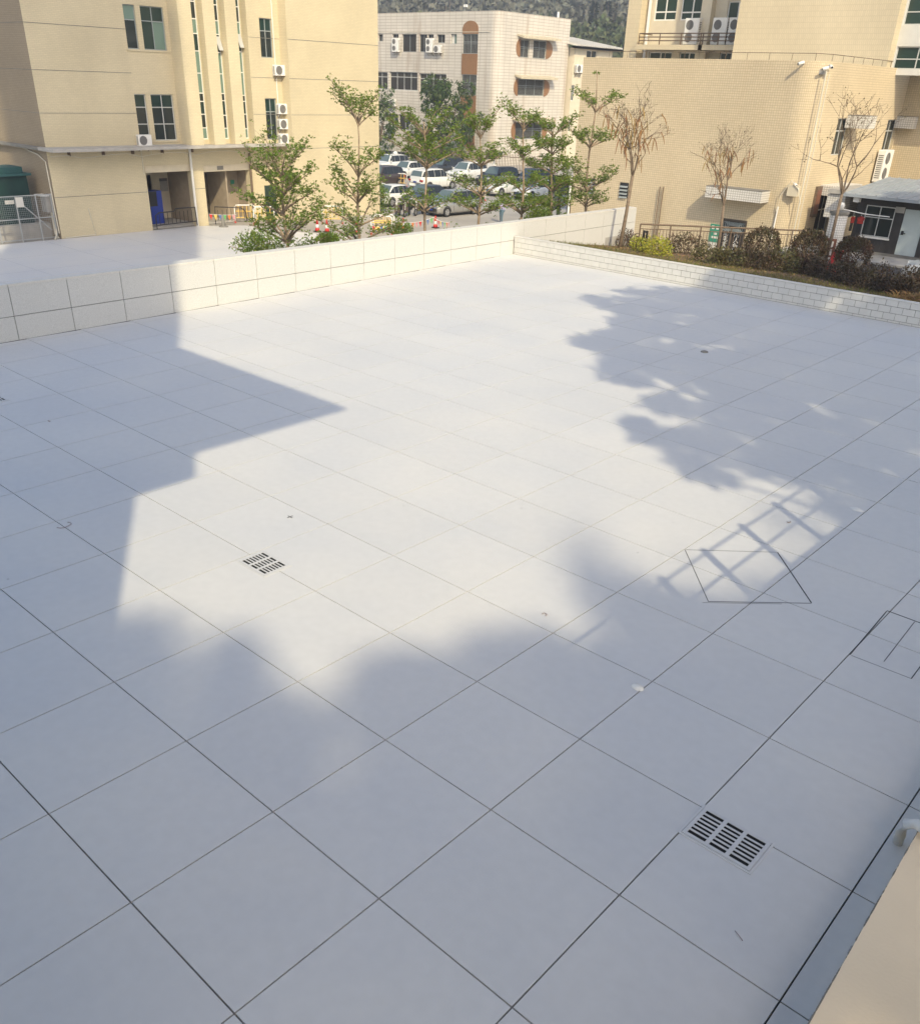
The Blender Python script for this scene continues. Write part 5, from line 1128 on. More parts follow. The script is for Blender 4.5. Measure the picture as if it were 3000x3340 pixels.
labs = ['sunlit olive hedge plant at the foot of the thin pod tree', 'sunlit olive hedge plant in front of the bronze doors', 'dark hedge plant left of the round bush by the bronze doors', 'dark hedge plant directly in front of the round bush by the bronze doors', 'olive hedge plant in the gap between the first two round bushes', 'dark hedge plant left of the round bush by the railing end', 'dark hedge plant in front of the round bush by the railing end', 'dark hedge plant in front of the notice board', 'dark hedge plant in front of the red board', 'dark hedge plant beside the short square concrete post', 'dark hedge plant right of the short square concrete post', 'dark hedge plant before the asphalt yard below the hut window', 'dark hedge plant along the white kerb below the hut window', 'low dark hedge plant beside the dry grass heap', 'dark hedge plant before the asphalt yard below the pale hut door', 'dark hedge plant in front of the white car at the yard edge']
for k, (px, rx, rz_, m) in enumerate(hed):
    g_ = ong(px); shrub('hedge_plant', labs[k], (g_[0], g_[1], g_[2] + rz_ * .45), rx, rx * .75, rz_ * RS.uniform(.9, 1.25), 1300, m, .085, g_[2], GHE, .3)
# dry tuft and grass
g_ = ong(c6(1790, 1270)); n = 900; a = RS.uniform(0, 6.28, n); dv = np.stack([np.cos(a) * .8, np.sin(a) * .8, RS.uniform(.3, 1.4, n)], 1); tt = thing('dry_grass_tuft', 'heap of straw coloured dry grass on top of the planter wall end', 'grass', tuple(g_)); leafmesh('blades', np.repeat(g_[None], n, 0) + RS.normal(size=(n, 3)) * np.array([.28, .2, .03]), dv, RS.uniform(.25, .5, n), M_leaf_dry, tt, wid=.05, droop=.3)
def inbed(x, y): return inpoly((x, y), bedpts)
P = []
while len(P) < 26000:
    x = RS.uniform(-14, 3); y = 21.55 + RS.exponential(1.9)
    if y < 33 and inbed(x, y): P.append((x, y, gz(y)))
P = np.array(P); n = len(P); dv = RS.normal(size=(n, 3)) * .45; dv[:, 2] = 1
tag(leafmesh('grass', P, dv, RS.uniform(.05, .14, n), M_grass, None, wid=.12), 'short rough grass growing behind the white planter wall', 'grass', kind='stuff')
P = np.array([(RS.uniform(-13.5, -2), RS.uniform(21.7, 29), 0) for _ in range(1600)]); P[:, 2] = .01 + np.array([gz(q[1]) for q in P]); dv = RS.normal(size=P.shape); dv[:, 2] = np.abs(dv[:, 2]) * .2
tag(leafmesh('fallen_leaves', P, dv, RS.uniform(.05, .1, len(P)), M_leaf_dry, None, wid=.6), 'brown fallen leaves scattered over the planting bed soil', 'leaves', kind='stuff')
q = ong(c4(725, 2010)); b = thing('short_post', 'short dark double post beside the yellow green shrub', 'post', tuple(q)); box('upright', M_black, q[0] - .09, q[0] - .03, q[1] - .03, q[1] + .03, q[2] - .1, q[2] + .75, b); box('upright', M_black, q[0] + .03, q[0] + .09, q[1] - .03, q[1] + .03, q[2] - .1, q[2] + .75, b); box('tie', M_black, q[0] - .03, q[0] + .03, q[1] - .02, q[1] + .02, q[2] + .68, q[2] + .73, b)
q = ong(c6(1275, 1060)); box('garden_post', M_conc_d, q[0] - .09, q[0] + .09, q[1] - .09, q[1] + .09, q[2] - .1, q[2] + .62, None, label='short square concrete post in front of the dark round bush', cat='post')
q = ong(c6(980, 1128)); blob('paper_scrap', 'white paper scrap lying on the grass behind the planter wall', 'litter', q, .09, .06, q[2] + .04, M_paper)
g2 = np.array([-12.6, 21.48]); P = []; D = []
for k in range(9):
    for _ in range(8): P.append((-13.6 + k * .28 + RS.normal() * .04, 21.64, .40)); D.append((RS.normal() * .5, RS.normal() * .4, 1))
leafmesh('weed', np.array(P), np.array(D), RS.uniform(.08, .2, len(P)), M_grass, None, wid=.2, label='thin weeds growing along the planter wall top at the corner', cat='weeds', kind='stuff')

# mango trees before the office block
def broad_tree(lab, c, r, n, m, base, group, size=.42):
    t_ = thing('mango_tree', lab, 'tree', (c[0], c[1], LOT), group); P = []; D = []
    for _ in range(46):
        q = rdir(1)[0] * RS.uniform(.35, 1) ** .6 * np.array(r); cc = np.array(c) + q; k = n // 46; v = rdir(k); P.append(cc + v * RS.uniform(.3, .75) * np.array([.8, .8, .7]) * r[0] * .42); w_ = v.copy(); w_[:, 2] -= .7; D.append(w_)
    P = np.concatenate(P); leafmesh('crown', P, np.concatenate(D), RS.uniform(.7, 1.3, len(P)) * size, m, t_, wid=.3)
    b = B(); b.tube([(c[0], c[1], LOT), (c[0] + .1, c[1], c[2] - r[2] * .5)], [.2, .13], 7)
    for k in range(7): a = RS.uniform(0, 6.28); b.tube([(c[0] + .1, c[1], c[2] - r[2] * .5), (c[0] + r[0] * .6 * math.cos(a), c[1] + r[1] * .6 * math.sin(a), c[2] + r[2] * RS.uniform(0, .5))], [.08, .02], 5, False)
    b.ob('trunk', M_bark_d, t_); return t_
c = ony(c3(605, 985), 78.0); broad_tree('dark dense mango tree before the brown window strip', (c[0], 78.0, c[2]), (4.1, 3.4, 5.2), 9000, M_leaf2, LOT, 'mango trees before the office block')
c = ony(c3(105, 1000), 78.0); broad_tree('drooping mango tree half hidden by the cream end wall', (c[0] - .6, 78.0, c[2]), (2.2, 2.2, 5.0), 4500, M_leaf2, LOT, 'mango trees before the office block')
# small lit bushes at the parapet and by the cream end wall
for k, (px, X_, r, n, lab) in enumerate(((e3(330, 760), -15.2, .55, 1500, 'airy green bush behind the parapet left of the low bushy tree'), (e3(1075, 715), -15.0, .28, 900, 'small clump of leaves above the parapet between two tiered trees'), (c3(265, 1830), -15.0, .35, 700, 'low leafy bush over the parapet before the bunting'), (e2(940, 860), -15.4, .45, 1500, 'leafy bush behind the parapet before the mosaic hall edge'))):
    q = onx(px, X_); shrub('parapet_bush', lab, q, r, r * 1.2, r * .6, n, M_leaf, .07, q[2] - r * .7, 'bushes behind the parapet', .2, 8)
q = onz(e1(150, 1000), LOT); shrub('parking_bush', 'round green bush at the corner of the cream end wall', (q[0] + 1.0, q[1] - 1.5, LOT + .9), .9, .9, 1.0, 2200, M_leaf, .12, LOT, 'bushes by the car park', .4)

# ================================================================== CAR PARK
def car(kind, paint):
    """front points to -Y, origin on the ground at the centre"""
    t_ = local(thing('parked_car', 'car', 'car', (0, 0, 0)))
    L, Wd, Hh = {'sedan': (4.65, 1.8, 1.46), 'suv': (4.6, 1.86, 1.68), 'mpv': (4.5, 1.76, 1.66)}[kind]
    hw = Wd / 2; belt = {'sedan': .92, 'suv': 1.05, 'mpv': 1.0}[kind]; hood = {'sedan': .82, 'suv': .98, 'mpv': .93}[kind]; bot = .22
    if kind == 'sedan': st = [(0, .55, 0), (.03, .66, 0), (.10, .76, 0), (.26, hood, 0), (.31, belt, 0), (.42, belt, .96), (.50, belt, 1), (.62, belt, 1), (.72, belt + .01, .93), (.845, belt + .04, .05), (.93, belt + .02, 0), (.985, .86, 0), (1, .62, 0)]
    elif kind == 'suv': st = [(0, .6, 0), (.03, .78, 0), (.09, .9, 0), (.25, hood, 0), (.29, belt, 0), (.40, belt, .96), (.48, belt, 1), (.65, belt, 1), (.82, belt + .03, .95), (.92, belt + .05, .75), (.965, belt + .04, .10), (.99, .9, 0), (1, .6, 0)]
    else: st = [(0, .55, 0), (.03, .7, 0), (.08, .8, 0), (.19, hood, 0), (.23, belt, 0), (.38, belt, .95), (.48, belt, 1), (.66, belt, 1), (.84, belt + .02, .96), (.94, belt + .04, .82), (.97, belt + .04, .2), (.99, .9, 0), (1, .6, 0)]
    b = B(); rings = []
    for (f, zb, g) in st:
        y = -L / 2 + L * f; e = min(1, .80 + 2.2 * min(f, 1 - f)) if min(f, 1 - f) < .09 else 1.0; w_ = hw * e; zr = zb + max(.02, g * (Hh - zb)); rw_ = w_ * (.95 - .20 * g); zbt = bot + (.12 if min(f, 1 - f) < .02 else 0)
        ring = [(w_ * .9, y, zbt), (w_ * .985, y, zbt + .12), (w_, y, zb * .72), (w_ * .965, y, zb - .02), (w_ * .94, y, zb), (rw_, y, zr - .05 * g), (rw_ * .82, y, zr), (0, y, zr + .02)]
        ring = ring + [(-x, y_, z) for (x, y_, z) in reversed(ring[:-1])]; rings.append(ring)
    n = len(rings[0])
    for rg_ in rings: b.v += rg_
    for i in range(len(rings) - 1):
        for j in range(n - 1): b.f.append((i * n + j, i * n + j + 1, (i + 1) * n + j + 1, (i + 1) * n + j))
        b.f.append((i * n + n - 1, i * n, (i + 1) * n, (i + 1) * n + n - 1))
    b.f.append(tuple(range(n))); b.f.append(tuple((len(rings) - 1) * n + j for j in reversed(range(n))))
    body = b.ob('body', paint, t_, smooth=True)
    def lerp(a, q, s): return tuple(a[k] + (q[k] - a[k]) * s for k in range(3))
    def inset(quad, s, off):
        c = np.mean(quad, 0); nrm = np.cross(np.array(quad[1]) - np.array(quad[0]), np.array(quad[3]) - np.array(quad[0])); nrm /= np.linalg.norm(nrm) + 1e-9
        if np.dot(nrm, c - np.array([0, 0, .8])) < 0: nrm = -nrm
        return [tuple(np.array(p) + (c - np.array(p)) * s + nrm * off) for p in quad]
    cab = [i for i, s in enumerate(st) if s[2] > .5]; i0, i1 = cab[0], cab[-1]
    for sgn in (0, 1):
        for (ia, ib) in [(i, i + 1) for i in range(i0 - 1, i1 + 1)]:
            ra, rb_ = rings[ia], rings[ib]; idx = (4, 5) if not sgn else (n - 5, n - 6)
            quad = [ra[idx[0]], rb_[idx[0]], rb_[idx[1]], ra[idx[1]]]
            if st[ia][2] < .05 or st[ib][2] < .06:
                pass
            B().quad(*inset(quad, .045, .012)).ob('side_window', M_carglass, t_)
    def cross(ia, ib, name, m):
        ra, rb_ = rings[ia], rings[ib]; b = B(); k = [5, 6, 7, 8, 9]
        lo = ra if ra[7][2] < rb_[7][2] else rb_; hi = rb_ if lo is ra else ra
        pl = [lo[4], lo[7], lo[n - 5]]; ph = [hi[5], hi[7], hi[n - 6]]
        quad = [(lo[4][0] * .93, lo[4][1], lo[4][2]), (-lo[4][0] * .93, lo[4][1], lo[4][2]), (-hi[6][0] * 1.02, hi[6][1], hi[6][2]), (hi[6][0] * 1.02, hi[6][1], hi[6][2])]
        q = inset(quad, .05, .035); b.quad(*q); b.ob(name, m, t_)
    cross(i0 - 1, i0, 'windscreen', M_carglass_b)
    cross(i1 + 1, i1, 'rear_window', M_carglass_b)
    for sx_ in (-1, 1):
        for fy in (.185, .80):
            y = -L / 2 + L * fy; ty = B(); r = .325; prof = []
            def disc(x, rr): return [(x, y + rr * math.cos(6.283 * j / 18), r + rr * math.sin(6.283 * j / 18)) for j in range(18)]
            xs_ = [hw - .20, hw - .19, hw + .005, hw + .015, hw + .015]; rs_ = [r * .9, r, r, r * .93, r * .64]
            for x, rr in zip(xs_, rs_): ty.v += disc(sx_ * x, rr)
            for i in range(4):
                for j in range(18): q = (j + 1) % 18; ty.f.append((i * 18 + j, i * 18 + q, (i + 1) * 18 + q, (i + 1) * 18 + j))
            wh = ty.ob('wheel', M_tyre, t_); rm = B(); rm.v = [(sx_ * (hw + .0), y, r)] + disc(sx_ * (hw + .012), r * .66); rm.f = [(0, 1 + j, 1 + (j + 1) % 18) for j in range(18)]
            o = rm.ob('rim', M_rim, None); o.parent = wh
            sp = B()
            for j in range(5): a = 6.283 * (j + .5) / 5; sp.box(0, 0, 0, 0, 0, 0); sp.v = sp.v[:-8]; sp.f = sp.f[:-6]; sp.bar((sx_ * (hw + .014), y + .08 * math.cos(a), r + .08 * math.sin(a)), (sx_ * (hw + .014), y + .19 * math.cos(a), r + .19 * math.sin(a)), .05, .004)
            o = sp.ob('vent_slots', M_tyre, None); o.parent = wh
            ar = B(); n_ = 14
            for (x, r1, r2) in ((hw * .999 + .004, .335, .40),):
                for j in range(n_ + 1): a = math.pi * j / n_; ar.v += [(sx_ * x, y + r1 * math.cos(a), r + r1 * math.sin(a)), (sx_ * x, y + r2 * math.cos(a), r + r2 * math.sin(a))]
                for j in range(n_): ar.f.append((2 * j, 2 * j + 1, 2 * j + 3, 2 * j + 2))
            ar.ob('wheel_arch', M_black, t_)
        hl = B(); zf = hood - .22; hl.box(min(sx_ * hw * .55, sx_ * hw * .9), max(sx_ * hw * .55, sx_ * hw * .9), -L / 2 + .05, -L / 2 + .30, zf - .02, zf + .10); hl.ob('headlight', M_lampg, t_)
        tl = B(); tl.box(min(sx_ * hw * .62, sx_ * hw * .93), max(sx_ * hw * .62, sx_ * hw * .93), L / 2 - .16, L / 2 - .012, .72, .88); tl.ob('tail_light', M_tail, t_)
        mr_ = B(); mr_.box(min(sx_ * (hw - .03), sx_ * (hw + .17)), max(sx_ * (hw - .03), sx_ * (hw + .17)), -L * .20, -L * .20 + .12, belt - .02, belt + .13); mr_.ob('mirror', paint, t_)
        B().box(min(sx_ * (hw + .001), sx_ * (hw + .02)), max(sx_ * (hw + .001), sx_ * (hw + .02)), L * .0, L * .0 + .18, belt - .17, belt - .13).ob('door_handle', M_alu, t_)
        for ys_ in (-L * .17, L * .04, L * .235): B().box(min(sx_ * hw * .995, sx_ * (hw + .004)), max(sx_ * hw * .995, sx_ * (hw + .004)), ys_, ys_ + .012, .34, belt * .72).ob('door_seam', M_black, t_)
    box('grille', M_black, -hw * .45, hw * .45, -L / 2 - .012, -L / 2 + .1, .36, .56, t_); box('plate', M_blue if kind != 'suv' else M_alu, -.22, .22, -L / 2 - .022, -L / 2 - .014, .42, .53, t_); box('plate', M_blue, -.22, .22, L / 2 + .004, L / 2 + .012, .62, .73, t_)
    box('underbody', M_black, -hw * .88, hw * .88, -L * .46, L * .46, .16, bot + .02, t_)
    return t_
P_white = carpaint('white_car_paint', (.70, .70, .68)); P_silver = carpaint('silver_car_paint', (.40, .40, .39), .3, .5); P_brown = carpaint('brown_car_paint', (.075, .055, .052), .3, .3); P_dark = carpaint('dark_car_paint', (.03, .032, .036), .3, .2)
protos = {}
def place_car(kind, paint, loc, rz, lab):
    k = (kind, paint.name)
    if k not in protos: protos[k] = (car(kind, paint), [])
    pr, us = protos[k]; return placed(pr, us, (loc[0], loc[1], loc[2] if len(loc) > 2 else LOT), rz, lab, 'cars in the car park')
D0, D180 = 0.0, math.pi
s_ = onz(e1(1225, 1150), LOT); place_car('mpv', P_silver, (s_[0] - .88, s_[1] + 1.41), R(-3), 'silver minivan parked behind the bunting')
p = onz(e1(330, 960), LOT); place_car('sedan', P_white, (p[0] - .4, p[1] + .6), D180 + R(3), 'white saloon car showing its tail beside the scooters')
p = onz(e1(330, 650), LOT); place_car('suv', P_brown, (p[0] - 1.0, p[1] - .6), R(4), 'dark brown estate car behind the yellow barriers')
p = onz(e1(280, 400), LOT); place_car('suv', P_white, (p[0] + .3, p[1] - .5), R(3), 'white off-roader parked nearest the mango tree')
p = onz(e1(660, 500), LOT); place_car('sedan', P_white, (p[0] - .5, p[1] - .4), R(2), 'white saloon car between the off-roader and the brown estate')
p = onz(e1(1010, 700), LOT); place_car('suv', P_white, (p[0] - .7, p[1] + .5), D180 - R(2), 'white estate car behind the trunk of the tiered tree')
p = onz(e1(1500, 570), LOT); place_car('suv', P_white, (p[0] - .7, p[1] + 1.0), R(2), 'white off-roader parked by the iron fence')
p = onz(e1(1230, 475), LOT); place_car('mpv', P_dark, (p[0] - 1, p[1] + .5), R(0), 'dark van parked at the iron fence gate')
p = onz(e1(820, 1000), LOT); place_car('sedan', P_dark, (p[0] - 1.2, p[1] + 1.4), R(2), 'dark car behind the leafy tier next to the silver minivan')
p = onz(e1(30, 760), LOT); place_car('sedan', P_white, (p[0] - 1.2, p[1] - .8), D180, 'white saloon car half hidden behind the cream end wall')
p = onz(e2(330, 600), LOT); place_car('sedan', P_white, (p[0] - .3, p[1] + 1.6), R(-2), 'white car with its number plate towards the person')
p = onz(e2(860, 640), LOT); place_car('sedan', P_white, (p[0] - .3, p[1] + .6), R(-2), 'white car next to the dark entrance frame')
p = onz(e2(350, 470), LOT); place_car('suv', P_dark, (p[0] - .5, p[1] + .6), R(0), 'black off-roader before the solar lamp')
p = onz(e2(830, 500), LOT); place_car('suv', P_dark, (p[0] - .5, p[1] + .8), R(0), 'black off-roader behind the dark tiered tree')
q = onz(c6(1850, 1150), -1.32); place_car('sedan', P_white, (q[0] + 1.1, q[1] + 1.4, -1.32), R(-78), 'white car at the edge of the yard behind the dry grass')

def scooter():
    t_ = local(thing('scooter', 'scooter', 'scooter', (0, 0, 0)))
    for y in (-.62, .62):
        b = B(); n = 16
        for j in range(n + 1): pass
        pts = [(0, y + .2 * math.cos(6.283 * j / n), .22 + .2 * math.sin(6.283 * j / n)) for j in range(n + 1)]; b.tube(pts, .05, 6, False); wh = b.ob('wheel', M_tyre, t_); d = B(); d.tube([(-.03, y, .22), (.03, y, .22)], .13, 10); o = d.ob('rim', M_rim, None); o.parent = wh
    b = B(); b.prism([(-.16, .05), (.16, .05), (.2, .75), (-.2, .75)], .38, .68); b.box(-.15, .15, -.3, .06, .28, .36); b.ob('body', M_red if False else M_black, t_)
    b = B(); b.prism([(-.14, -.02), (.14, -.02), (.16, .7), (-.16, .7)], .69, .80); b.ob('seat', M_black, t_)
    b = B(); b.v = [(-.2, -.32, .3), (.2, -.32, .3), (.16, -.42, .95), (-.16, -.42, .95), (-.2, -.38, .3), (.2, -.38, .3), (.14, -.50, .95), (-.14, -.50, .95)]; b.f = [(0, 1, 2, 3), (7, 6, 5, 4), (0, 4, 5, 1), (1, 5, 6, 2), (2, 6, 7, 3), (3, 7, 4, 0)]; b.ob('front_shield', mat('scooter_fairing', (.10, .075, .065), .4), t_)
    b = B(); b.tube([(0, -.62, .22), (0, -.45, .9), (0, -.42, 1.02)], .03, 6); b.tube([(-.33, -.35, 1.05), (0, -.42, 1.02), (.33, -.35, 1.05)], .018, 6); b.ob('handlebar', M_steel, t_)
    b = B(); b.box(-.08, .08, -.55, -.46, .86, .98); b.ob('headlight', M_lampg, t_); box('tail_box', M_acgrille, -.17, .17, .62, .95, .70, .98, t_); box('plate', M_yellow, -.1, .1, .78, .80, .4, .52, t_); return t_
sc_, us_ = scooter(), []
for k, (px, rz, lab) in enumerate(((e1(410, 1150), R(35), 'dark scooter standing beside the bunting posts'), (e1(560, 1140), R(30), 'second dark scooter standing next to the silver minivan side'), (e1(760, 1120), R(20), 'dark scooter standing under the leafy tier'))):
    p = onz(px, LOT); placed(sc_, us_, (p[0] - .2, p[1] + .1, LOT), rz, lab, 'scooters in the car park')

def barrier():
    t_ = local(thing('barrier', 'barrier', 'barrier', (0, 0, 0))); b = B(); w_, h = 1.3, 1.05
    b.tube([(-w_ / 2, 0, .06), (-w_ / 2, 0, h - .12), (-w_ / 2 + .12, 0, h), (w_ / 2 - .12, 0, h), (w_ / 2, 0, h - .12), (w_ / 2, 0, .06)], .04, 6); b.ob('frame', M_white, t_, smooth=True)
    for z in (.28, .68): B().tube([(-w_ / 2, 0, z), (w_ / 2, 0, z)], .028, 6).ob('rail', M_yellow, t_)
    for x in (-.4, -.13, .13, .4): B().tube([(x, 0, .28), (x, 0, h)], .022, 6).ob('bar', M_yellow, t_)
    for x in (-w_ / 2, w_ / 2): box('foot', M_red, x - .05, x + .05, -.3, .3, 0, .07, t_)
    return t_
ba_, ub_ = barrier(), []
for px, rz, lab in ((e1(420, 640), R(40), 'yellow and white barrier in front of the brown estate car'), (e1(790, 690), R(40), 'yellow and white barrier next to the white estate car'), (e3(200, 535), R(55), 'white barrier with a notice at the open ground floor'), (e3(400, 555), R(60), 'white barrier behind the low bushy tree'), (e3(1640, 660), R(45), 'yellow barrier behind the parapet next to the bunting'), (e3(1120, 545), R(50), 'white barrier between the two slender trees'), (e1(1700, 870), R(45), 'white barrier behind the silver minivan'), (e1(160, 1400), R(45), 'yellow barrier at the end of the bunting before the cream wall')):
    p = onz(px, LOT); placed(ba_, ub_, (p[0], p[1], LOT), rz, lab, 'tube barriers in the car park')
def cone():
    t_ = local(thing('traffic_cone', 'cone', 'cone', (0, 0, 0))); box('base', M_black, -.19, .19, -.19, .19, 0, .04, t_)
    B().lathe([(.15, .04), (.115, .22)], (0, 0, 0), 14).ob('lower_sleeve', M_red, t_, smooth=True); B().lathe([(.115, .221), (.085, .42)], (0, 0, 0), 14).ob('white_band', M_white, t_, smooth=True); B().lathe([(.085, .421), (.035, .72), (.03, .74)], (0, 0, 0), 14).ob('upper_sleeve', M_red, t_, smooth=True); return t_
co_, uc_ = cone(), []
for px, lab in ((e3(1062, 640), 'red cone standing on the painted deck edge'), (e3(960, 635), 'red and white cone left of the red cone on the deck edge'), (e1(480, 1370), 'red and white cone at the bunting beside the yellow barrier'), (e1(1010, 1330), 'red cone behind the trunk of the third tiered tree'), (e3(1370, 660), 'red and white cone beside the slender tree foot')):
    p = onz(px, LOT); placed(co_, uc_, (p[0], p[1], LOT + .02), 0, lab, 'traffic cones in the car park')
p = onz(e9(1385, 1050), LOT + .02); t_ = thing('bollard_base', 'dark conical post at the open ground floor', 'post', tuple(p)); B().lathe([(.3, 0), (.28, .05), (.12, .08), (.09, .55), (.04, .75)], tuple(p), 12).ob('cone', M_conc_d, t_)
# bunting
def bunting(lab, pts, n, drop):
    Q = [np.array(q) for q in pts]; t_ = thing('bunting', lab, 'bunting', tuple(Q[0]), 'strings of coloured pennants'); seg = []
    for a, q in zip(Q[:-1], Q[1:]):
        for i in range(n): f = i / n; s = a + (q - a) * f; s = s - np.array([0, 0, drop * 4 * f * (1 - f)]); seg.append(s)
    seg.append(Q[-1]); B().tube(seg, .012, 4).ob('string', M_white, t_)
    cols = [M_red, M_yellow, mat('pennant_blue', (.10, .16, .35), .6), mat('pennant_green', (.12, .4, .12), .6), mat('pennant_orange', (.6, .18, .05), .6), mat('pennant_pink', (.55, .25, .28), .6)]
    for i in range(0, len(seg) - 1):
        a = seg[i]; d = (seg[i + 1] - a); B().quad(a + d * .1, a + d * .8, a + d * .45 + np.array([.03, .0, -.34])).ob('pennant', cols[i % 6], t_)
    return t_
z_ = LOT + 1.0
A0 = onz(e1(-40, 1290), z_ - .35); A1 = onz(e1(480, 1240), z_ - .1); A2 = onz(e1(980, 1150), z_); A3 = onz(e1(1250, 1230), z_ - .15)
bunting('string of coloured pennants stretched past the scooters', [A0, A1, A2, A3], 8, .12)
p0 = onx(e9(1150, 850), XA + .9); p1_ = onx(e9(1580, 860), XA + .9); bunting('short string of pennants across the right ground floor opening', [p0, p1_], 6, .03)
# black crowd barrier in the opening
cbk = thing('crowd_barrier', 'black steel crowd barrier standing in the left ground floor opening', 'barrier', (XA + .25, 28.2, LOT)); zz = onx(e9(700, 760), XA + .2)[2]
B().tube([(XA + .2, 26.95, LOT + .1), (XA + .2, 26.95, zz - .3), (XA + .2, 27.2, zz - .15), (XA + .2, 28.2, zz - .15), (XA + .2, 28.35, zz), (XA + .2, 29.7, zz), (XA + .2, 29.75, LOT + .1)], .035, 6).ob('frame', M_black, cbk); B().tube([(XA + .2, 26.95, LOT + .3), (XA + .2, 29.72, LOT + .35)], .03, 6).ob('rail', M_black, cbk)
for y in np.arange(27.2, 29.7, .28): B().tube([(XA + .2, y, LOT + .32), (XA + .2, y, zz - .15)], .018, 5).ob('bar', M_black, cbk)
c2b = thing('folding_gate', 'thin black folding gate standing in the right ground floor opening', 'gate', (XA + .5, 32, LOT)); zq = onx(e9(1400, 750), XA + .4)[2]
B().tube([(XA + .4, 30.95, LOT + .1), (XA + .4, 31.0, zq + .1), (XA + .4, 33.0, zq - .1), (XA + .4, 33.3, zq - .35), (XA + .4, 33.35, LOT + .1)], .03, 6).ob('frame', M_black, c2b)
for y in np.arange(31.2, 33.3, .33): B().tube([(XA + .4, y, LOT + .3), (XA + .4, y, zq - .1)], .015, 5).ob('bar', M_black, c2b)

# iron fence, solar lamp, globe lamps
fe = thing('iron_fence', 'rusty brown picket fence along the foot of the office block', 'fence', (-62, 77, LOT)); fa = np.array([-71.5, 75.6]); fb = np.array([-55.0, 79.2]); fh = 1.9
for z in (.35, 1.6): B().tube([(*fa, LOT + z), (*fb, LOT + z)], .035, 5).ob('rail', M_rust, fe)
pk_ = B().tube([(0, 0, 0), (0, 0, fh)], .032, 4).me('picket'); nn = 90
for k in range(nn + 1):
    q = fa + (fb - fa) * k / nn; o = meshob('picket', pk_, M_rust, None); o.parent = fe; o.matrix_parent_inverse = Matrix.Translation(-fe.location); o.location = (*q, LOT)
for px, lab in ((e1(1385, 350), 'cream fence pillar with a white globe lamp by the rounded corner'), (e1(350, 200), 'cream fence pillar with a white globe lamp beside the mango tree')):
    d_ = ray(px); s = (76.3 - CAM[1]) / d_[1]; p = CAM + d_ * s; zt_ = onx((px[0], px[1] - 130 * .1978 if 'corner' in lab else px[1] - 95 * .1978), p[0])[2]
    t_ = thing('fence_pillar', lab, 'pillar', (p[0], 76.3, LOT), 'fence pillars with globe lamps'); box('shaft', M_plaster, p[0] - .25, p[0] + .25, 76.05, 76.55, LOT, zt_ - .55, t_); box('cap', M_plaster, p[0] - .32, p[0] + .32, 75.98, 76.62, zt_ - .55, zt_ - .45, t_)
    B().lathe([(.05, -.42), (.24, -.2), (.31, 0), (.24, .2), (.03, .3)], (p[0], 76.3, zt_), 14).ob('globe', M_white, t_, smooth=True)
p = ony(e2(305, 240), 76.8); sp_ = thing('solar_lamp', 'solar panel lamp on a white cabinet post before the office wall', 'lamp', (p[0], 76.8, LOT)); zt_ = ony(e2(300, 30), 76.8)[2]; zb_ = ony(e2(280, 140), 76.8)[2]
B().tube([(p[0], 76.8, LOT), (p[0], 76.8, zt_)], .09, 8).ob('post', M_white, sp_); box('cabinet', M_white, p[0] - .7, p[0] + .2, 76.5, 76.9, LOT, zb_, sp_)
b = B(); b.v = [(p[0] - 1.0, 76.3, zt_ - .45), (p[0] + 1.0, 76.3, zt_ - .1), (p[0] + .9, 77.4, zt_ + .45), (p[0] - .8, 77.4, zt_ + .1)]; b.v += [(x, y, z + .06) for x, y, z in b.v]; b.f = [(3, 2, 1, 0), (4, 5, 6, 7), (0, 1, 5, 4), (1, 2, 6, 5), (2, 3, 7, 6), (3, 0, 4, 7)]; b.ob('solar_panel', mat('solar_cells', (.05, .05, .075), .2), sp_)
# dark entrance frame at the edge of the mosaic hall
p = onz(e2(1250, 860), LOT); q = ony(e2(1400, 330), YW - .3)
ef = thing('entrance_frame', 'dark glass entrance frame against the mosaic hall edge', 'gate', (xl - 1, YW, LOT)); zt_ = ony(e2(1330, 320), YW)[2]; zm_ = ony(e2(1250, 540), YW)[2]; xa_ = ony(e2(1100, 500), YW)[0]; xb_ = xl - .15
box('panel', M_glass, xa_, xb_, YW + .02, YW + .06, zm_, zt_, ef); box('beam', M_black, xa_, xb_, YW - .06, YW + .1, zm_ - .14, zm_, ef)
for x in (xa_, (xa_ + xb_) / 2, xb_): box('post', M_black, x - .06, x + .06, YW - .08, YW + .12, LOT, zt_ if x != (xa_ + xb_) / 2 else zm_ - .14, ef)
B().tube([(xl - .06, YW - .1, LOT), (xl - .06, YW - .1, ony(e2(1430, 320), YW)[2])], .06, 6).ob('edge_pipe', M_pvc, None, 'pale vertical pipe at the left edge of the mosaic hall', 'pipe')

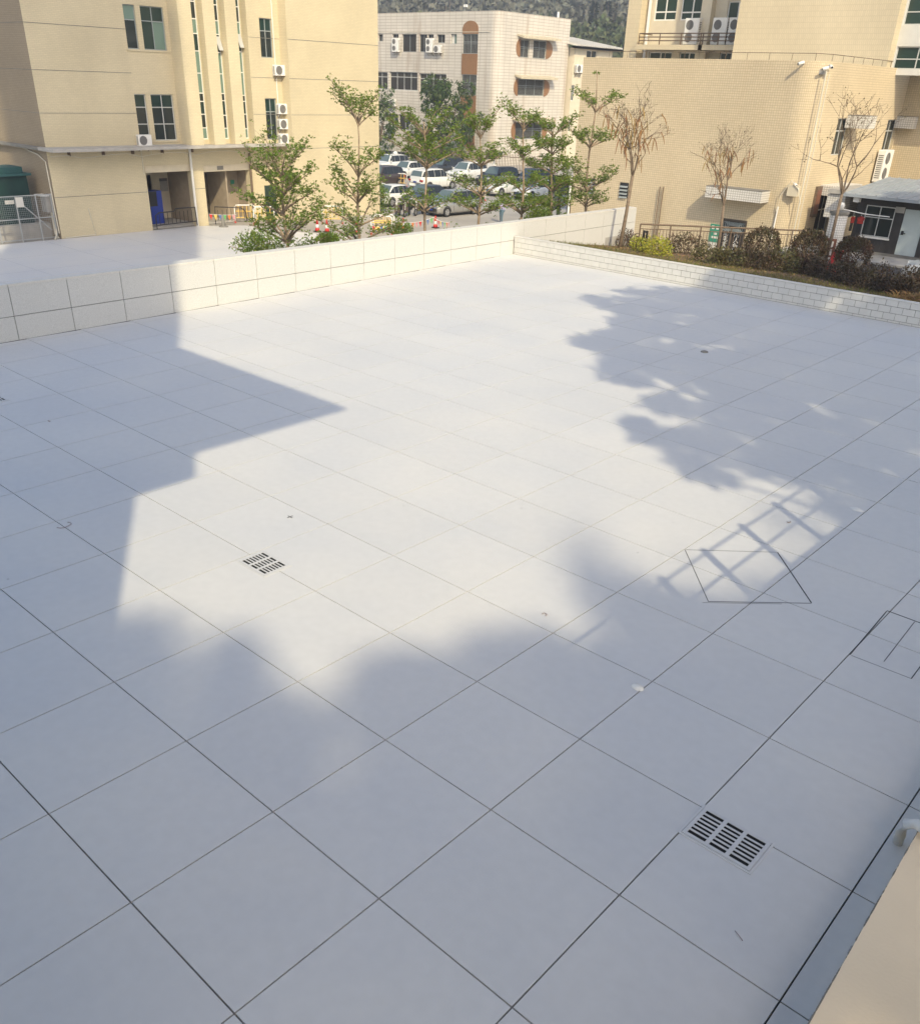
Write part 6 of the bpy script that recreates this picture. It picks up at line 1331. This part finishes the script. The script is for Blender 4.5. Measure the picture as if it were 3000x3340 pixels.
# ------------------------------------------------------------------ person walking between the cars
pp_ = onz(e2(405, 985), LOT)
J = {}; E_ = []
def jv(n, p, r, par=None):
    J[n] = (len(J), p, r)
    if par: E_.append((J[par][0], J[n][0]))
jv('hip', (0, 0, .92), .155); jv('waist', (0, 0, 1.08), .14, 'hip'); jv('chest', (0, .01, 1.30), .165, 'waist'); jv('neck', (0, 0, 1.46), .06, 'chest'); jv('jaw', (.0, -.02, 1.53), .075, 'neck'); jv('head', (0, -.01, 1.61), .098, 'jaw'); jv('crown', (0, .01, 1.69), .075, 'head')
for s, nm in ((-1, 'l'), (1, 'r')):
    jv('sh' + nm, (.19 * s, .01, 1.39), .065, 'chest'); jv('el' + nm, (.26 * s, .03 * s, 1.12), .045, 'sh' + nm); jv('wr' + nm, (.27 * s, -.08 - .05 * s, .89), .03, 'el' + nm); jv('pa' + nm, (.27 * s, -.11 - .05 * s, .81), .036, 'wr' + nm)
    for k in range(4): jv('f%d' % k + nm, (.265 * s + (k - 1.5) * .018 * .3, -.12 - .05 * s + (k - 1.5) * .02, .775 - .004 * k), .010, 'pa' + nm); jv('g%d' % k + nm, (.26 * s, -.125 - .05 * s + (k - 1.5) * .019, .735 + .008 * abs(k - 1.4)), .008, 'f%d' % k + nm)
    jv('t' + nm, (.255 * s, -.165 - .05 * s, .80), .011, 'pa' + nm)
    jv('th' + nm, (.09 * s, .0, .86), .10, 'hip'); jv('kn' + nm, (.10 * s, -.09 * s - .03, .48), .065, 'th' + nm); jv('an' + nm, (.10 * s, -.14 * s + .03, .09), .042, 'kn' + nm); jv('to' + nm, (.11 * s, -.14 * s - .12, .04), .035, 'an' + nm)
me = bpy.data.meshes.new('body'); me.from_pydata([v[1] for v in J.values()], E_, []); me.update()
M_person = bpy.data.materials.new('person_clothes'); M_person.use_nodes = True; t = M_person.node_tree; n_ = t.nodes
tc = n_.new('ShaderNodeTexCoord'); sp2 = n_.new('ShaderNodeSeparateXYZ'); t.links.new(tc.outputs['Object'], sp2.inputs[0]); rp = n_.new('ShaderNodeValToRGB'); rp.color_ramp.interpolation = 'CONSTANT'
mrz = n_.new('ShaderNodeMapRange'); mrz.inputs[1].default_value = 0; mrz.inputs[2].default_value = 1.8; t.links.new(sp2.outputs[2], mrz.inputs[0]); t.links.new(mrz.outputs[0], rp.inputs[0])
els = rp.color_ramp.elements; els[0].position = 0; els[0].color = (.03, .03, .03, 1); els[1].position = .045; els[1].color = (.10, .17, .22, 1)
for pos, c in ((.50, (.45, .40, .62, 1)), (.80, (.42, .25, .17, 1))): e = els.new(pos); e.color = c
t.links.new(rp.outputs[0], n_['Principled BSDF'].inputs['Base Color']); n_['Principled BSDF'].inputs['Roughness'].default_value = .8
pe = thing('person', 'person in a pale purple shirt and blue grey trousers walking beside the silver minivan', 'person', (pp_[0], pp_[1], LOT), rz=R(20)); local(pe)
bo = meshob('body', me, M_person, pe); sk = bo.modifiers.new('skin', 'SKIN'); sk.use_smooth_shade = True
for (i, p, r) in J.values(): me.skin_vertices[0].data[i].radius = (r, r * .8 if r > .12 else r)
me.skin_vertices[0].data[0].use_root = True; bo.modifiers.new('sub', 'SUBSURF').levels = 1
bo.modifiers['sub'].render_levels = 1
hr = B(); hr.lathe([(.10, -.07), (.115, .02), (.09, .10), (.02, .13)], (0, .02, 1.64), 14); hr.ob('hair', M_black, pe, smooth=True)

# ------------------------------------------------------------------ haze: the hill behind fades to grey blue
hz = B().box(-420, 120, -60, 560, LOT - 1, 60).ob('haze', None, kind='stuff')
m = bpy.data.materials.new('haze_air'); m.use_nodes = True; t = m.node_tree; t.nodes.remove(t.nodes['Principled BSDF']); pv = t.nodes.new('ShaderNodeVolumePrincipled'); pv.inputs['Density'].default_value = .0011; pv.inputs['Color'].default_value = (.86, .90, .98, 1); pv.inputs['Anisotropy'].default_value = .3
t.links.new(pv.outputs[0], t.nodes['Material Output'].inputs['Volume']); hz.data.materials.append(m)
hz.visible_shadow = True
hz['label'] = 'thin pale haze over the whole site'; hz['category'] = 'haze'
for o in bpy.data.objects:
    if '_local' in o: del o['_local']
print('slabs', nt_, 'objects', len(bpy.data.objects))
